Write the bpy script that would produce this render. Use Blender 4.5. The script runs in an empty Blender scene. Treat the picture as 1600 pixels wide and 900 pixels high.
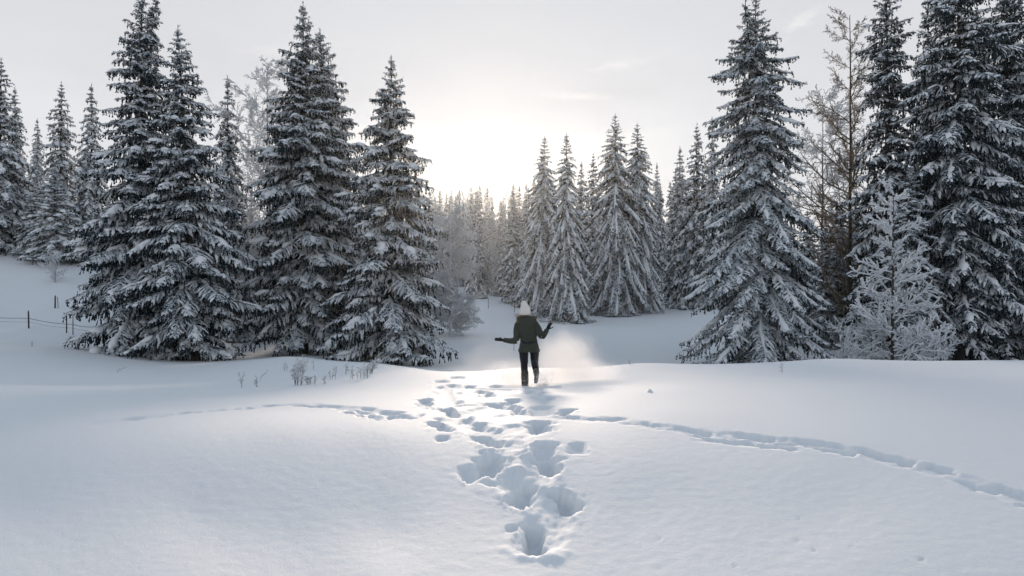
import bpy, math, random
import numpy as np
from mathutils import Vector

sc = bpy.context.scene
COL = sc.collection
R = math.radians

# ------------------------------------------------------------------ camera
F = 1600 * 24 / 36.0            # focal length in pixels of the 1600 px wide photograph
CX, HY = 800.0, 430.0           # principal column, horizon row
ZC = 1.7                        # eye height
cd = bpy.data.cameras.new('camera'); cam = bpy.data.objects.new('camera', cd); COL.objects.link(cam)
cd.lens = 24; cd.sensor_width = 36; cd.clip_start = 0.05; cd.clip_end = 3000
cd.shift_y = (HY - 450.0) / 1600.0
cam.location = (0, 0, ZC); cam.rotation_euler = (R(90), 0, 0)
sc.camera = cam

# ------------------------------------------------------------------ sun, sky, exposure
SUN_EL, SUN_AZ = 8.9, -1.6      # degrees; azimuth from +Y towards +X
sd = Vector((math.sin(R(SUN_AZ)) * math.cos(R(SUN_EL)), math.cos(R(SUN_AZ)) * math.cos(R(SUN_EL)), math.sin(R(SUN_EL))))
ld = bpy.data.lights.new('sun', 'SUN'); lo = bpy.data.objects.new('sun', ld); COL.objects.link(lo)
ld.energy = 2.9; ld.angle = R(5.0); ld.color = (1.0, 0.82, 0.66)
lo.rotation_euler = (-sd).to_track_quat('-Z', 'Y').to_euler(); lo.location = (0, 0, 60)
sc.view_settings.view_transform = 'Standard'; sc.view_settings.look = 'None'
sc.view_settings.gamma = 1.0; sc.view_settings.exposure = 0.68
sc.cycles.use_denoising = True
sc.cycles.max_bounces = 6; sc.cycles.diffuse_bounces = 3; sc.cycles.glossy_bounces = 1
sc.cycles.transmission_bounces = 2; sc.cycles.volume_bounces = 2; sc.cycles.transparent_max_bounces = 6
sc.cycles.sample_clamp_indirect = 4.0


class NT:
    """small helper for writing node trees"""
    def __init__(s, tree): s.t = tree; s.n = tree.nodes; s.l = tree.links
    def new(s, typ, **kw):
        nd = s.n.new(typ)
        for k, v in kw.items(): setattr(nd, k, v)
        return nd
    def put(s, sock, v):
        if isinstance(v, bpy.types.NodeSocket): s.l.new(v, sock)
        else: sock.default_value = v
    def math(s, op, a, b=0.0, c=0.0, clamp=False):
        nd = s.new('ShaderNodeMath', operation=op, use_clamp=clamp)
        s.put(nd.inputs[0], a); s.put(nd.inputs[1], b); s.put(nd.inputs[2], c)
        return nd.outputs[0]
    def vmath(s, op, a, b=(0, 0, 0)):
        nd = s.new('ShaderNodeVectorMath', operation=op); s.put(nd.inputs[0], a); s.put(nd.inputs[1], b)
        return nd.outputs[1] if op == 'DOT_PRODUCT' else nd.outputs[0]
    def mix(s, fac, a, b, blend='MIX'):
        nd = s.new('ShaderNodeMix', data_type='RGBA', blend_type=blend)
        s.put(nd.inputs[0], fac); s.put(nd.inputs[6], a); s.put(nd.inputs[7], b)
        return nd.outputs[2]
    def noise(s, vec, scale, detail=2.0, rough=0.5):
        nd = s.new('ShaderNodeTexNoise'); s.put(nd.inputs['Vector'], vec)
        nd.inputs['Scale'].default_value = scale; nd.inputs['Detail'].default_value = detail
        nd.inputs['Roughness'].default_value = rough
        return nd.outputs[0]
    def ramp(s, v, lo_, hi_):
        nd = s.new('ShaderNodeMapRange', interpolation_type='SMOOTHSTEP')
        s.put(nd.inputs[0], v); nd.inputs[1].default_value = lo_; nd.inputs[2].default_value = hi_
        return nd.outputs[0]


def c4(r, g, b): return (r, g, b, 1.0)


w = bpy.data.worlds.new('World'); sc.world = w; w.use_nodes = True
t = NT(w.node_tree); t.n.clear()
gen = t.new('ShaderNodeTexCoord').outputs['Generated']
sky = t.new('ShaderNodeTexSky', sky_type='NISHITA'); sky.sun_disc = False
sky.sun_elevation = R(SUN_EL); sky.sun_rotation = R(SUN_AZ); sky.air_density = 1.0; sky.dust_density = 0.1
bg1 = t.new('ShaderNodeBackground'); t.l.new(sky.outputs[0], bg1.inputs[0]); bg1.inputs[1].default_value = 0.05
sep = t.new('ShaderNodeSeparateXYZ'); t.l.new(gen, sep.inputs[0])
dz = t.math('MAXIMUM', sep.outputs[2], 0.0)
dotp = t.math('MAXIMUM', t.vmath('DOT_PRODUCT', gen, tuple(sd)), 0.0)
inv = t.math('DIVIDE', 1.0, t.math('ADD', dz, 0.12))
pl = t.new('ShaderNodeCombineXYZ')
t.put(pl.inputs[0], t.math('MULTIPLY', sep.outputs[0], inv)); t.put(pl.inputs[1], t.math('MULTIPLY', sep.outputs[1], inv))
cl1 = t.ramp(t.noise(pl.outputs[0], 1.1, 5, 0.55), 0.42, 0.66)
cl2 = t.ramp(t.noise(pl.outputs[0], 3.2, 5, 0.6), 0.55, 0.75)
basec = t.mix(t.ramp(dz, 0.20, 0.85), c4(.500, .507, .528), c4(.180, .238, .308))
basec = t.mix(t.math('MULTIPLY', cl1, 0.16), basec, c4(.30, .30, .33))
basec = t.mix(t.math('MULTIPLY', cl2, 0.30), basec, c4(.50, .49, .49))
def glow(n, col, base):
    g = t.math('POWER', dotp, n)
    m = t.mix(1.0, c4(*col), c4(1, 1, 1), 'MULTIPLY')
    sc_ = t.new('ShaderNodeVectorMath', operation='SCALE'); t.l.new(m, sc_.inputs[0]); t.put(sc_.inputs[3], g)
    return t.mix(1.0, base, sc_.outputs[0], 'ADD')
basec = glow(5.0, (.012, .011, .010), basec)
basec = glow(45.0, (.012, .010, .007), basec)
basec = glow(420.0, (.07, .052, .03), basec)
# brighter clear strip under the edge of the cloud sheet, round the sun
sheet = t.math('ADD', dz, t.math('MULTIPLY', t.math('SUBTRACT', t.noise(pl.outputs[0], 2.4, 4), .5), .09))
gapf = t.math('SUBTRACT', 1.0, t.ramp(sheet, .188, .212))
basec = t.mix(t.math('MULTIPLY', t.math('MULTIPLY', t.ramp(sheet, .19, .26), t.math('SUBTRACT', 1.0, t.ramp(dz, .3, .6))), t.math('ADD', .15, t.math('MULTIPLY', t.noise(pl.outputs[0], 1.7, 5, .6), .5))), basec, c4(.44, .442, .458))
strip = t.math('MULTIPLY', gapf, t.math('POWER', dotp, 55.0))
basec = t.mix(t.math('MULTIPLY', strip, .65), basec, c4(.70, .67, .62))
def cloud(az, el, wa, we, tilt, col, k, base):
    a, e_ = R(az), R(el)
    c = (math.sin(a) * math.cos(e_), math.cos(a) * math.cos(e_), math.sin(e_)); u = (math.cos(a), -math.sin(a), 0.0); v = tuple(np.cross(u, c) * -1)
    v = tuple(x if v[2] > 0 else -x for x in v)
    du = t.vmath('DOT_PRODUCT', gen, u); dv = t.vmath('DOT_PRODUCT', t.vmath('SUBTRACT', gen, c), v)
    ct, st = math.cos(R(tilt)), math.sin(R(tilt))
    p = t.math('DIVIDE', t.math('ADD', t.math('MULTIPLY', du, ct), t.math('MULTIPLY', dv, st)), wa)
    q = t.math('DIVIDE', t.math('SUBTRACT', t.math('MULTIPLY', dv, ct), t.math('MULTIPLY', du, st)), we)
    r2 = t.math('ADD', t.math('MULTIPLY', p, p), t.math('MULTIPLY', q, q))
    nz = t.noise(t.vmath('MULTIPLY', gen, (1, 1, 2.6)), 22.0, 6, .68)
    f = t.ramp(t.math('SUBTRACT', t.math('MULTIPLY', t.math('SUBTRACT', nz, .28), 2.4), t.math('POWER', r2, .7)), .0, 1.0)
    ahead = t.math('GREATER_THAN', t.vmath('DOT_PRODUCT', gen, c), .5)
    return t.mix(t.math('MULTIPLY', t.math('MULTIPLY', f, ahead), k), base, c4(*col))
basec = cloud(-5.3, 9.5, .042, .011, 0, (.40, .365, .37), .55, basec)
basec = cloud(23.6, 19.4, .075, .022, 38, (.60, .59, .585), .75, basec)
basec = cloud(10.0, 17.0, .10, .016, 6, (.60, .59, .585), .5, basec)
basec = cloud(5.5, 14.6, .12, .012, -3, (.62, .61, .60), .5, basec)
basec = cloud(-18.0, 17.5, .16, .020, 8, (.53, .525, .53), .5, basec)
bg2 = t.new('ShaderNodeBackground'); t.l.new(basec, bg2.inputs[0]); bg2.inputs[1].default_value = 1.0
mx = t.new('ShaderNodeMixShader'); mx.inputs[0].default_value = 0.965
t.l.new(bg1.outputs[0], mx.inputs[1]); t.l.new(bg2.outputs[0], mx.inputs[2])
ow = t.new('ShaderNodeOutputWorld'); t.l.new(mx.outputs[0], ow.inputs[0])

# ------------------------------------------------------------------ mesh helpers
rng = np.random.default_rng(7)


def unit(a): return a / np.maximum(np.linalg.norm(a, axis=-1, keepdims=True), 1e-9)


class MB:
    """collects vertices and faces and builds one mesh"""
    def __init__(s): s.v = []; s.f = []; s.n = 0; s.mi = []
    def add(s, V, Fc, mi=0):
        V = np.asarray(V, dtype=np.float32).reshape(-1, 3)
        if len(V) == 0: return
        s.v.append(V); s.f.append(np.asarray(Fc, dtype=np.int64) + s.n); s.n += len(V); s.mi.append(np.full(len(Fc), mi, np.int32))
    def addvf(s, vf, mi=0): s.add(*vf, mi)
    def mesh(s, name, mat, smooth=True):
        me = bpy.data.meshes.new(name)
        V = np.concatenate(s.v)
        me.vertices.add(len(V)); me.vertices.foreach_set('co', V.ravel())
        loops = np.concatenate([f.ravel() for f in s.f]).astype(np.int32)
        tot = np.concatenate([np.full(len(f), f.shape[1], dtype=np.int32) for f in s.f])
        st = np.concatenate([[0], np.cumsum(tot)[:-1]]).astype(np.int32)
        me.loops.add(len(loops)); me.loops.foreach_set('vertex_index', loops)
        me.polygons.add(len(tot)); me.polygons.foreach_set('loop_start', st)
        me.polygons.foreach_set('use_smooth', np.full(len(tot), bool(smooth)))
        me.update(calc_edges=True)
        for m_ in (mat if isinstance(mat, (list, tuple)) else [mat]): me.materials.append(m_)
        if len(me.materials) > 1: me.polygons.foreach_set('material_index', np.concatenate(s.mi))
        return me
    def build(s, name, mat, parent=None, smooth=True):
        return link(name, s.mesh(name, mat, smooth), parent)


def link(name, me, parent=None, loc=None):
    o = bpy.data.objects.new(name, me); COL.objects.link(o)
    if parent is not None: o.parent = parent
    if loc is not None: o.location = loc
    return o


def thing(name, label, cat, loc=(0, 0, 0), rz=0.0, group=None):
    o = bpy.data.objects.new(name, None); COL.objects.link(o)
    o.location = loc; o.rotation_euler = (0, 0, rz); o.empty_display_size = 0.3
    o['label'] = label; o['category'] = cat
    if group: o['group'] = group
    return o


def dup(root, label, loc, rz, scale, group=None):
    c = root.copy(); COL.objects.link(c)
    c.location = loc; c.rotation_euler = (0, 0, rz); c.scale = scale
    c['label'] = label
    if group: c['group'] = group
    elif 'group' in c: del c['group']
    for ch in list(root.children):
        k = ch.copy(); COL.objects.link(k); k.parent = c
    return c


def tubes(paths, rad, sides=4, cap=False):
    """paths (N,K,3), rad (N,K) -> one tube per path"""
    paths = np.asarray(paths, float); rad = np.asarray(rad, float)
    N, K, _ = paths.shape
    T = unit(np.gradient(paths, axis=1))
    ref = np.where(np.abs(T[:, :1, 2:3]) > 0.9, np.array([1.0, 0, 0]), np.array([0, 0, 1.0]))
    U = unit(np.cross(T, np.broadcast_to(ref, T.shape))); V = np.cross(U, T)
    a = np.arange(sides) * 2 * math.pi / sides
    ring = U[:, :, None, :] * np.cos(a)[None, None, :, None] + V[:, :, None, :] * np.sin(a)[None, None, :, None]
    P = paths[:, :, None, :] + ring * rad[:, :, None, None]
    idx = np.arange(N * K * sides).reshape(N, K, sides)
    nx = np.roll(idx, -1, axis=2)
    Fq = np.stack([idx[:, :-1], nx[:, :-1], nx[:, 1:], idx[:, 1:]], axis=-1).reshape(-1, 4)
    return P.reshape(-1, 3), Fq


def feathers(P, D, L, W, g, rg, segs=3, sides=3):
    """needle-covered twigs: a bending spine with forward pointing teeth on every side"""
    N = len(P)
    S = [P]; d = D; Ds = []
    down = np.array([0, 0, -1.0])
    for k in range(segs):
        S.append(S[-1] + d * (L / segs)[:, None]); Ds.append(d)
        d = unit(d + g[:, None] * down)
    S = np.stack(S, 1)
    ref = np.where(np.abs(D[:, 2:3]) > 0.93, np.array([1.0, 0.13, 0]), np.array([0, 0, 1.0]))
    u = unit(np.cross(D, ref)); v = np.cross(u, D)
    roll = rg.uniform(0, 2 * math.pi, N)
    tap = np.array([1.0, 0.85, 0.48, 0.3])
    tips = []
    for k in range(segs):
        for j in range(sides):
            ph = roll + j * 2 * math.pi / sides + k * 0.5
            r = np.cos(ph)[:, None] * u + np.sin(ph)[:, None] * v
            sg = S[:, k + 1] - S[:, k]
            tips.append(S[:, k] + sg * rg.uniform(0.8, 1.25, (N, 1)) + r * (W * tap[k] * rg.uniform(0.6, 1.25, N))[:, None])
    V = np.concatenate([S, np.stack(tips, 1)], 1)
    M = V.shape[1]
    tri = np.array([[k, k + 1, segs + 1 + k * sides + j] for k in range(segs) for j in range(sides)])
    Fc = (np.arange(N) * M)[:, None, None] + tri[None]
    return (V.reshape(-1, 3), Fc.reshape(-1, 3)), S, u, v


def tents(S, u, v, W, h, rg):
    """snow lying along twigs: ridge strips over the spine"""
    N, K, _ = S.shape
    v = np.where(v[:, 2:3] < 0, -v, v)
    ta = np.interp(np.linspace(0, 1, K), [0, .35, .7, 1], [.6, 1, .9, .25])
    w_ = W[:, None] * ta[None] * rg.uniform(0.65, 1.25, (N, K))
    mid = S + v[:, None] * (h[:, None] * ta[None] * rg.uniform(0.6, 1.3, (N, K)))[..., None]
    lf = S + u[:, None] * w_[..., None] - v[:, None] * 0.012
    rt = S - u[:, None] * w_[..., None] - v[:, None] * 0.012
    V = np.stack([lf, mid, rt], 2).reshape(-1, 3)
    idx = np.arange(N * K * 3).reshape(N, K, 3)
    Fq = np.stack([idx[:, :-1, :-1], idx[:, 1:, :-1], idx[:, 1:, 1:], idx[:, :-1, 1:]], -1).reshape(-1, 4)
    return V, Fq


def snow_caps(paths, r, rg):
    """half-round lumpy snow lying on the arms"""
    N, K, _ = paths.shape
    T = unit(np.gradient(paths, axis=1)); up = np.array([0, 0, 1.0])
    U = unit(np.cross(T, np.broadcast_to(up, T.shape))); V = np.cross(U, T)
    a = np.linspace(-0.15, 1.15, 5) * math.pi
    rr = r * rg.uniform(0.55, 1.35, (N, K)); rr[:, 0] *= 0.4; rr[:, -1] *= 0.3
    ring = U[:, :, None] * (np.cos(a) * 1.25)[None, None, :, None] + V[:, :, None] * (np.sin(a) * 0.8)[None, None, :, None]
    P = paths[:, :, None] + ring * (rr[:, :, None] * rg.uniform(0.8, 1.2, (N, K, 5)))[..., None]
    idx = np.arange(N * K * 5).reshape(N, K, 5)
    Fq = np.stack([idx[:, :-1, :-1], idx[:, :-1, 1:], idx[:, 1:, 1:], idx[:, 1:, :-1]], -1).reshape(-1, 4)
    return P.reshape(-1, 3), Fq


def perlin(x, y, seed=0):
    xi = np.floor(x).astype(np.int64); yi = np.floor(y).astype(np.int64)
    xf = x - xi; yf = y - yi
    def gr(i, j):
        h = (i * 374761393 + j * 668265263 + seed * 974634777) & 0x7fffffff
        h = ((h ^ (h >> 13)) * 1274126177) & 0x7fffffff
        a = (h ^ (h >> 16)) % 3600 * (2 * math.pi / 3600)
        return np.cos(a), np.sin(a)
    def dt(i, j, fx, fy):
        gx, gy = gr(i, j); return gx * fx + gy * fy
    s = xf * xf * xf * (xf * (xf * 6 - 15) + 10); q = yf * yf * yf * (yf * (yf * 6 - 15) + 10)
    a = dt(xi, yi, xf, yf); b = dt(xi + 1, yi, xf - 1, yf)
    c = dt(xi, yi + 1, xf, yf - 1); d = dt(xi + 1, yi + 1, xf - 1, yf - 1)
    return (a + s * (b - a)) + q * ((c + s * (d - c)) - (a + s * (b - a)))


# ------------------------------------------------------------------ materials
def material(name):
    m = bpy.data.materials.new(name); m.use_nodes = True
    n = NT(m.node_tree); b = n.n['Principled BSDF']; b.inputs['Specular IOR Level'].default_value = 0.2
    return m, n, b


def obj_co(n): return n.new('ShaderNodeTexCoord').outputs['Object']


def snow_mat(name, ground=False):
    m, n, b = material(name)
    co = obj_co(n)
    b.inputs['Roughness'].default_value = 0.75
    big = n.noise(co, 0.6 if ground else 4.0, 3)
    n.put(b.inputs['Base Color'], n.mix(big, c4(.80, .825, .86), c4(.85, .86, .875)))
    if ground:
        b.inputs['Subsurface Weight'].default_value = .7; b.inputs['Subsurface Radius'].default_value = (1.0, 1.05, 1.15); b.inputs['Subsurface Scale'].default_value = .05
        h = n.math('ADD', n.math('MULTIPLY', n.noise(co, 28, 5, 0.7), 0.6), n.math('MULTIPLY', n.noise(co, 95, 3, 0.7), 0.4))
        bp = n.new('ShaderNodeBump'); bp.inputs['Strength'].default_value = 0.36; bp.inputs['Distance'].default_value = 0.02
        n.put(bp.inputs['Height'], h); n.l.new(bp.outputs[0], b.inputs['Normal'])
    else:
        bp = n.new('ShaderNodeBump'); bp.inputs['Strength'].default_value = 0.5; bp.inputs['Distance'].default_value = 0.03
        n.put(bp.inputs['Height'], n.noise(co, 14, 4)); n.l.new(bp.outputs[0], b.inputs['Normal'])
    return m


def frosted(name, dark, dark2, lo_, hi_, frost=(.72, .75, .79), nz=0.55, scale=2.2, leaf=0.0):
    """twigs whose upper sides carry snow and hoar frost in patches"""
    m, n, b = material(name)
    co = obj_co(n); b.inputs['Roughness'].default_value = 0.8
    nrm = n.new('ShaderNodeSeparateXYZ'); n.l.new(n.new('ShaderNodeNewGeometry').outputs['Normal'], nrm.inputs[0])
    f = n.math('ADD', n.math('MULTIPLY', nrm.outputs[2], nz), n.math('ADD', n.math('MULTIPLY', n.noise(co, scale, 2), 0.9), n.math('MULTIPLY', n.noise(co, 17, 2), 0.7)))
    f = n.ramp(f, lo_, hi_)
    d = n.mix(n.noise(co, 5.0, 2), c4(*dark), c4(*dark2))
    colr = n.mix(f, d, c4(*frost))
    n.put(b.inputs['Base Color'], colr)
    if leaf:                                    # thin needles and rime let some light through
        tl_ = n.new('ShaderNodeBsdfTranslucent'); n.put(tl_.inputs[0], n.mix(1.0, colr, c4(1.0, .84, .58), 'MULTIPLY'))
        ms = n.new('ShaderNodeMixShader'); ms.inputs[0].default_value = leaf
        n.l.new(b.outputs[0], ms.inputs[1]); n.l.new(tl_.outputs[0], ms.inputs[2]); n.l.new(ms.outputs[0], n.n['Material Output'].inputs[0])
    return m


def plain(name, col, col2=None, scale=20, rough=0.8, bump=0.0, bscale=60):
    m, n, b = material(name); co = obj_co(n)
    b.inputs['Roughness'].default_value = rough
    n.put(b.inputs['Base Color'], n.mix(n.noise(co, scale, 3), c4(*col), c4(*(col2 or col))))
    if bump:
        bp = n.new('ShaderNodeBump'); bp.inputs['Strength'].default_value = bump; bp.inputs['Distance'].default_value = 0.01
        n.put(bp.inputs['Height'], n.noise(co, bscale, 4)); n.l.new(bp.outputs[0], b.inputs['Normal'])
    return m


M_SNOW = snow_mat('snow_ground', True)
M_CAP = snow_mat('snow_on_branches')
FB = (.665, .745, .82)
M_NEEDLE = frosted('needles_frosted', (.008, .022, .031), (.016, .033, .043), 0.765, 1.165, frost=FB, leaf=.12)
M_NEEDLE_H = frosted('needles_heavy_frost', (.011, .026, .034), (.020, .038, .047), 0.65, 1.06, frost=FB, leaf=.12)
M_NEEDLE_D = frosted('needles_little_frost', (.007, .018, .026), (.015, .030, .039), 0.86, 1.32, frost=FB, leaf=.10)
M_HANG = frosted('hanging_needles', (.008, .021, .029), (.016, .032, .042), 0.89, 1.37, frost=FB, nz=.35, leaf=.16)
M_HANG_H = frosted('hanging_needles_frosted', (.012, .024, .029), (.021, .036, .040), 0.76, 1.24, frost=FB, nz=.35, leaf=.16)
M_BARK = frosted('spruce_bark', (.030, .027, .025), (.062, .054, .048), 1.15, 1.6)
M_TWIG = frosted('frosted_twigs', (.13, .135, .14), (.19, .19, .19), 0.06, 0.56, (.77, .80, .84), leaf=.06)
M_RIME = frosted('rime_covered_wood', (.10, .095, .092), (.16, .15, .145), -0.12, 0.42, (.80, .825, .855))
M_LARCH = frosted('larch_twigs', (.17, .125, .075), (.27, .195, .115), 0.85, 1.5, leaf=.3)

# ------------------------------------------------------------------ ground shape
CTRL = []      # (column in the photo, distance, height)
def row(px, pts):
    for d, z in pts: CTRL.append((px, d, z))
near = [(1.2, .06), (2.4, .07)]
row(-900, near + [(3.6, .1), (6, .2), (10, .0), (20, -.6), (40, .6), (62, 6), (100, 9), (200, 13), (500, 20)])
row(-300, near + [(3.6, .1), (6, .24), (10, .03), (20, -1.0), (30, -.8), (45, .3), (62, 5.2), (100, 9), (200, 13), (500, 20)])
row(0, near + [(3.6, .12), (4.5, .13), (6, .25), (8, .16), (10, -.0), (13, -.38), (20, -1.2), (30, -1.5), (45, -1.1), (54, 1.3), (62, 4.6), (80, 7), (130, 10), (250, 14), (500, 20)])
row(150, [(6, .27), (13, -.45), (20, -1.3), (28, -1.9), (36, -2.2), (45, -1.3), (56, 1.3), (62, 3.2), (80, 6), (130, 9)])
row(300, near + [(3.6, .11), (4.5, .12), (5.5, .24), (6.2, .27), (8, .12), (10, -.1), (13, -.48), (17, -.98), (20, -1.35), (25, -1.9), (30, -2.3), (36, -2.72), (45, -2.5), (60, 0), (80, 3), (130, 6)])
row(450, [(4.2, .08), (5.5, .22), (6.2, .26), (8, .1), (10, -.12), (13, -.45), (17, -.85), (25, -1.49), (30, -1.86), (35, -2.6), (40, -2.85), (50, -2.8), (70, -1), (130, 3)])
row(600, near + [(3.6, .11), (4.3, .075), (5.5, .2), (6.3, .25), (8, .1), (10, -.12), (13, -.42), (17, -.72), (22, -1.19), (25, -1.55), (30, -2.5), (37, -2.95), (50, -3.1), (70, -2.3), (130, .8)])
row(820, near + [(3.6, .10), (4.5, .10), (5.5, .22), (6.3, .25), (7.5, .16), (9, .04), (11, -.17), (13.2, -.42), (15, -.52), (17, -.62), (18.2, -.78), (20, -1.3), (25, -2.4), (32, -3.0), (38, -3.2), (45, -3.3), (60, -3.3), (72, -3.1), (84, -2.9), (100, -2.3), (130, -.3), (160, 1.5), (200, 4), (300, 9), (500, 14)])
row(1000, [(4.5, .12), (5.5, .22), (6.5, .24), (8, .15), (10, .0), (13, -.3), (17, -.52), (18.5, -.72), (22, -1.7), (30, -3), (38, -3.2), (60, -3.3), (84, -2.9), (130, -.3)])
row(1300, near + [(3.6, .13), (4.5, .14), (6, .22), (8, .17), (10, .06), (13, -.2), (17, -.43), (19, -.64), (22, -1.4), (30, -2.8), (38, -3.2), (60, -2.7), (90, -1.2), (130, 1), (200, 5)])
row(1600, near + [(3.6, .13), (6, .2), (8, .16), (10, .08), (13, -.15), (17, -.45), (19, -.66), (22, -1.4), (30, -2.8), (38, -3.1), (60, -2.4), (90, -.6), (130, 2), (250, 8), (500, 14)])
row(2000, near + [(3.6, .13), (6, .2), (10, .1), (17, -.4), (22, -1.2), (38, -2.6), (60, -1.6), (90, .6), (200, 7), (500, 14)])
row(2500, near + [(6, .2), (17, -.3), (38, -1.8), (90, 2), (200, 8), (500, 14)])
C_ = np.array(CTRL)
CT = np.stack([np.arctan((C_[:, 0] - CX) / F) * 2.2, np.log(C_[:, 1])], 1)


def tps_k(a, b):
    d2 = ((a[:, None] - b[None]) ** 2).sum(-1)
    return np.where(d2 > 1e-12, d2 * np.log(np.maximum(d2, 1e-12)), 0)


n_ = len(CT)
A_ = np.zeros((n_ + 3, n_ + 3)); A_[:n_, :n_] = tps_k(CT, CT) + 2e-3 * np.eye(n_)
A_[:n_, n_] = 1; A_[:n_, n_ + 1:] = CT; A_[n_:, :n_] = A_[:n_, n_:].T
WT = np.linalg.solve(A_, np.concatenate([C_[:, 2], [0, 0, 0]]))


def base_z(X, Y):
    X = np.asarray(X, float); Y = np.asarray(Y, float); shp = X.shape
    X = X.ravel(); Y = Y.ravel()
    r = np.hypot(X, Y)
    th = np.arctan2(X, Y)                        # 0 ahead, positive to the right
    lim = 1.0
    th = lim * np.tanh(th / lim * 1.0) if False else np.clip(th, -1.02, 1.02)
    d = np.maximum(r * np.cos(th), 1.2); d = np.minimum(d, 480)
    q = np.stack([th * 2.2, np.log(d)], 1)
    out = np.empty(len(q))
    for i in range(0, len(q), 20000):
        s = q[i:i + 20000]
        out[i:i + 20000] = tps_k(s, CT) @ WT[:n_] + WT[n_] + s @ WT[n_ + 1:]
    out += 0.012 * perlin(X / 1.7, Y / 1.7, 3) + 0.03 * perlin(X / 5.0, Y / 5.0, 4) * np.clip(r / 15, 0.3, 3)
    return out.reshape(shp)


def bz(x, y): return float(base_z(np.array([x]), np.array([y]))[0])


def at(px, d):
    """ground point under a photo column at distance d"""
    x = (px - CX) / F * d
    return np.array([x, d, bz(x, d)])


def hit(px, py, d0=2.0, d1=40.0):
    """first ground point seen through a photo pixel"""
    d = np.exp(np.linspace(math.log(d0), math.log(d1), 700))
    x = (px - CX) / F * d
    pz = ZC - (py - HY) / F * d
    k = np.nonzero(base_z(x, d) >= pz)[0]
    k = k[0] if len(k) else len(d) - 1
    return np.array([x[k], d[k]])


# ------------------------------------------------------------------ footprints pressed into the snow sheet
PITS = []   # (ax, ay, bx, by, half width, depth, rim)
def pit(px, py, wpx, lpx, depth, skew=0.0, rim=1.0):
    """pit centred on a pixel, wpx wide and lpx tall in the photo"""
    a = hit(px - skew / 2, py - lpx * 0.16); b = hit(px + skew / 2, py + lpx * 0.26)
    hw = wpx / F * (a[1] + b[1]) / 4 * .64; depth = depth * .70
    PITS.append((a[0], a[1], b[0], b[1], hw, depth, rim))
def trench(p, q, hw, depth, rim=0.6):
    a = hit(*p); b = hit(*q); PITS.append((a[0], a[1], b[0], b[1], hw * (.42 if depth < .16 else .55), depth * .6, rim))

for p in [(836, 838, 46, 92, .26, 6), (884, 780, 40, 60, .24, 20), (815, 770, 52, 52, .20, -14), (855, 722, 48, 50, .24, 14), (848, 700, 70, 26, .10),
          (764, 722, 58, 48, .22, -10), (735, 738, 50, 30, .08), (842, 664, 46, 30, .22), (760, 685, 58, 26, .16, 20), (882, 643, 34, 18, .16, -14), (702, 642, 30, 24, .18, 14),
          (760, 616, 36, 14, .15), (790, 634, 46, 20, .14, 26), (692, 664, 46, 26, .14, 10), (690, 684, 26, 14, .08), (664, 628, 34, 26, .16), (622, 650, 46, 13, .14, 20),
          (706, 603, 40, 8, .10), (690, 596, 34, 7, .09), (715, 590, 30, 5, .08), (800, 690, 90, 24, .05), (790, 742, 100, 26, .06), (905, 700, 40, 24, .06), (845, 640, 60, 26, .08),
          (734, 604, 30, 8, .10), (752, 612, 34, 9, .10), (776, 604, 30, 7, .10), (803, 626, 34, 12, .12), (812, 644, 36, 12, .11), (728, 655, 40, 12, .10), (748, 664, 40, 12, .10), (716, 628, 26, 9, .09), (858, 622, 30, 9, .10), (680, 612, 26, 7, .08),
          (830, 612, 30, 14, .14), (848, 603, 24, 10, .14)]:
    pit(*p)
def trail(pxs, seed, hw, dp, step=.26, d0=2.5):
    """animal track: small overlapping prints with scuffed snow between them"""
    g = np.array([hit(*p) for p in pxs]); rt = np.random.default_rng(seed)
    seg = np.hypot(*np.diff(g, axis=0).T); cum = np.concatenate([[0], np.cumsum(seg)])
    n = int(cum[-1] / step); lat = 1
    for i in range(n):
        u_ = (i + rt.uniform(-.3, .3)) * step; x_ = np.interp(u_, cum, g[:, 0]); y_ = np.interp(u_, cum, g[:, 1])
        k_ = min(np.searchsorted(cum, u_), len(g) - 1); t_ = unit(g[k_] - g[k_ - 1]); nn = np.array([-t_[1], t_[0]]); lat = -lat
        c = np.array([x_, y_]) + nn * (lat * hw * .7 + rt.normal(0, hw * .35)); L = rt.uniform(.05, .2)
        PITS.append((*(c - t_ * L), *(c + t_ * L), hw * rt.uniform(.6, 1.15), dp * rt.uniform(.5, 1.2), .55))
        if rt.random() < .75: PITS.append((x_ - t_[0] * .2, y_ - t_[1] * .2, x_ + t_[0] * .2, y_ + t_[1] * .2, hw * 1.5, dp * .35, .8))
trail([(900, 655), (960, 655), (1012, 664), (1070, 672), (1124, 682), (1170, 684), (1218, 690), (1270, 694), (1326, 702), (1362, 712), (1400, 722), (1486, 743), (1540, 762), (1606, 784), (1700, 806), (1800, 830)], 3, .075, .062)
trail([(1072, 674), (1130, 690), (1200, 697), (1290, 706), (1340, 712)], 4, .06, .05, .4)
trail([(180, 658), (250, 649), (300, 644), (360, 640), (420, 634), (470, 632), (520, 636), (560, 643), (600, 652), (650, 650)], 5, .08, .06)
trail([(470, 633), (540, 636), (600, 645), (660, 640)], 6, .10, .08, .35)
trench((545, 644), (600, 655), .20, .15)
rp = np.random.default_rng(12)
way = np.array([(838, 850), (872, 790), (820, 765), (850, 715), (770, 720), (800, 690), (845, 660), (770, 680), (700, 655), (790, 630), (700, 635), (690, 605), (835, 610)], float)
for k in range(len(way) - 1):       # churned snow dragged between the steps
    PITS.append((*hit(*way[k]), *hit(*way[k + 1]), .15, .035, 1.6))
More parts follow.
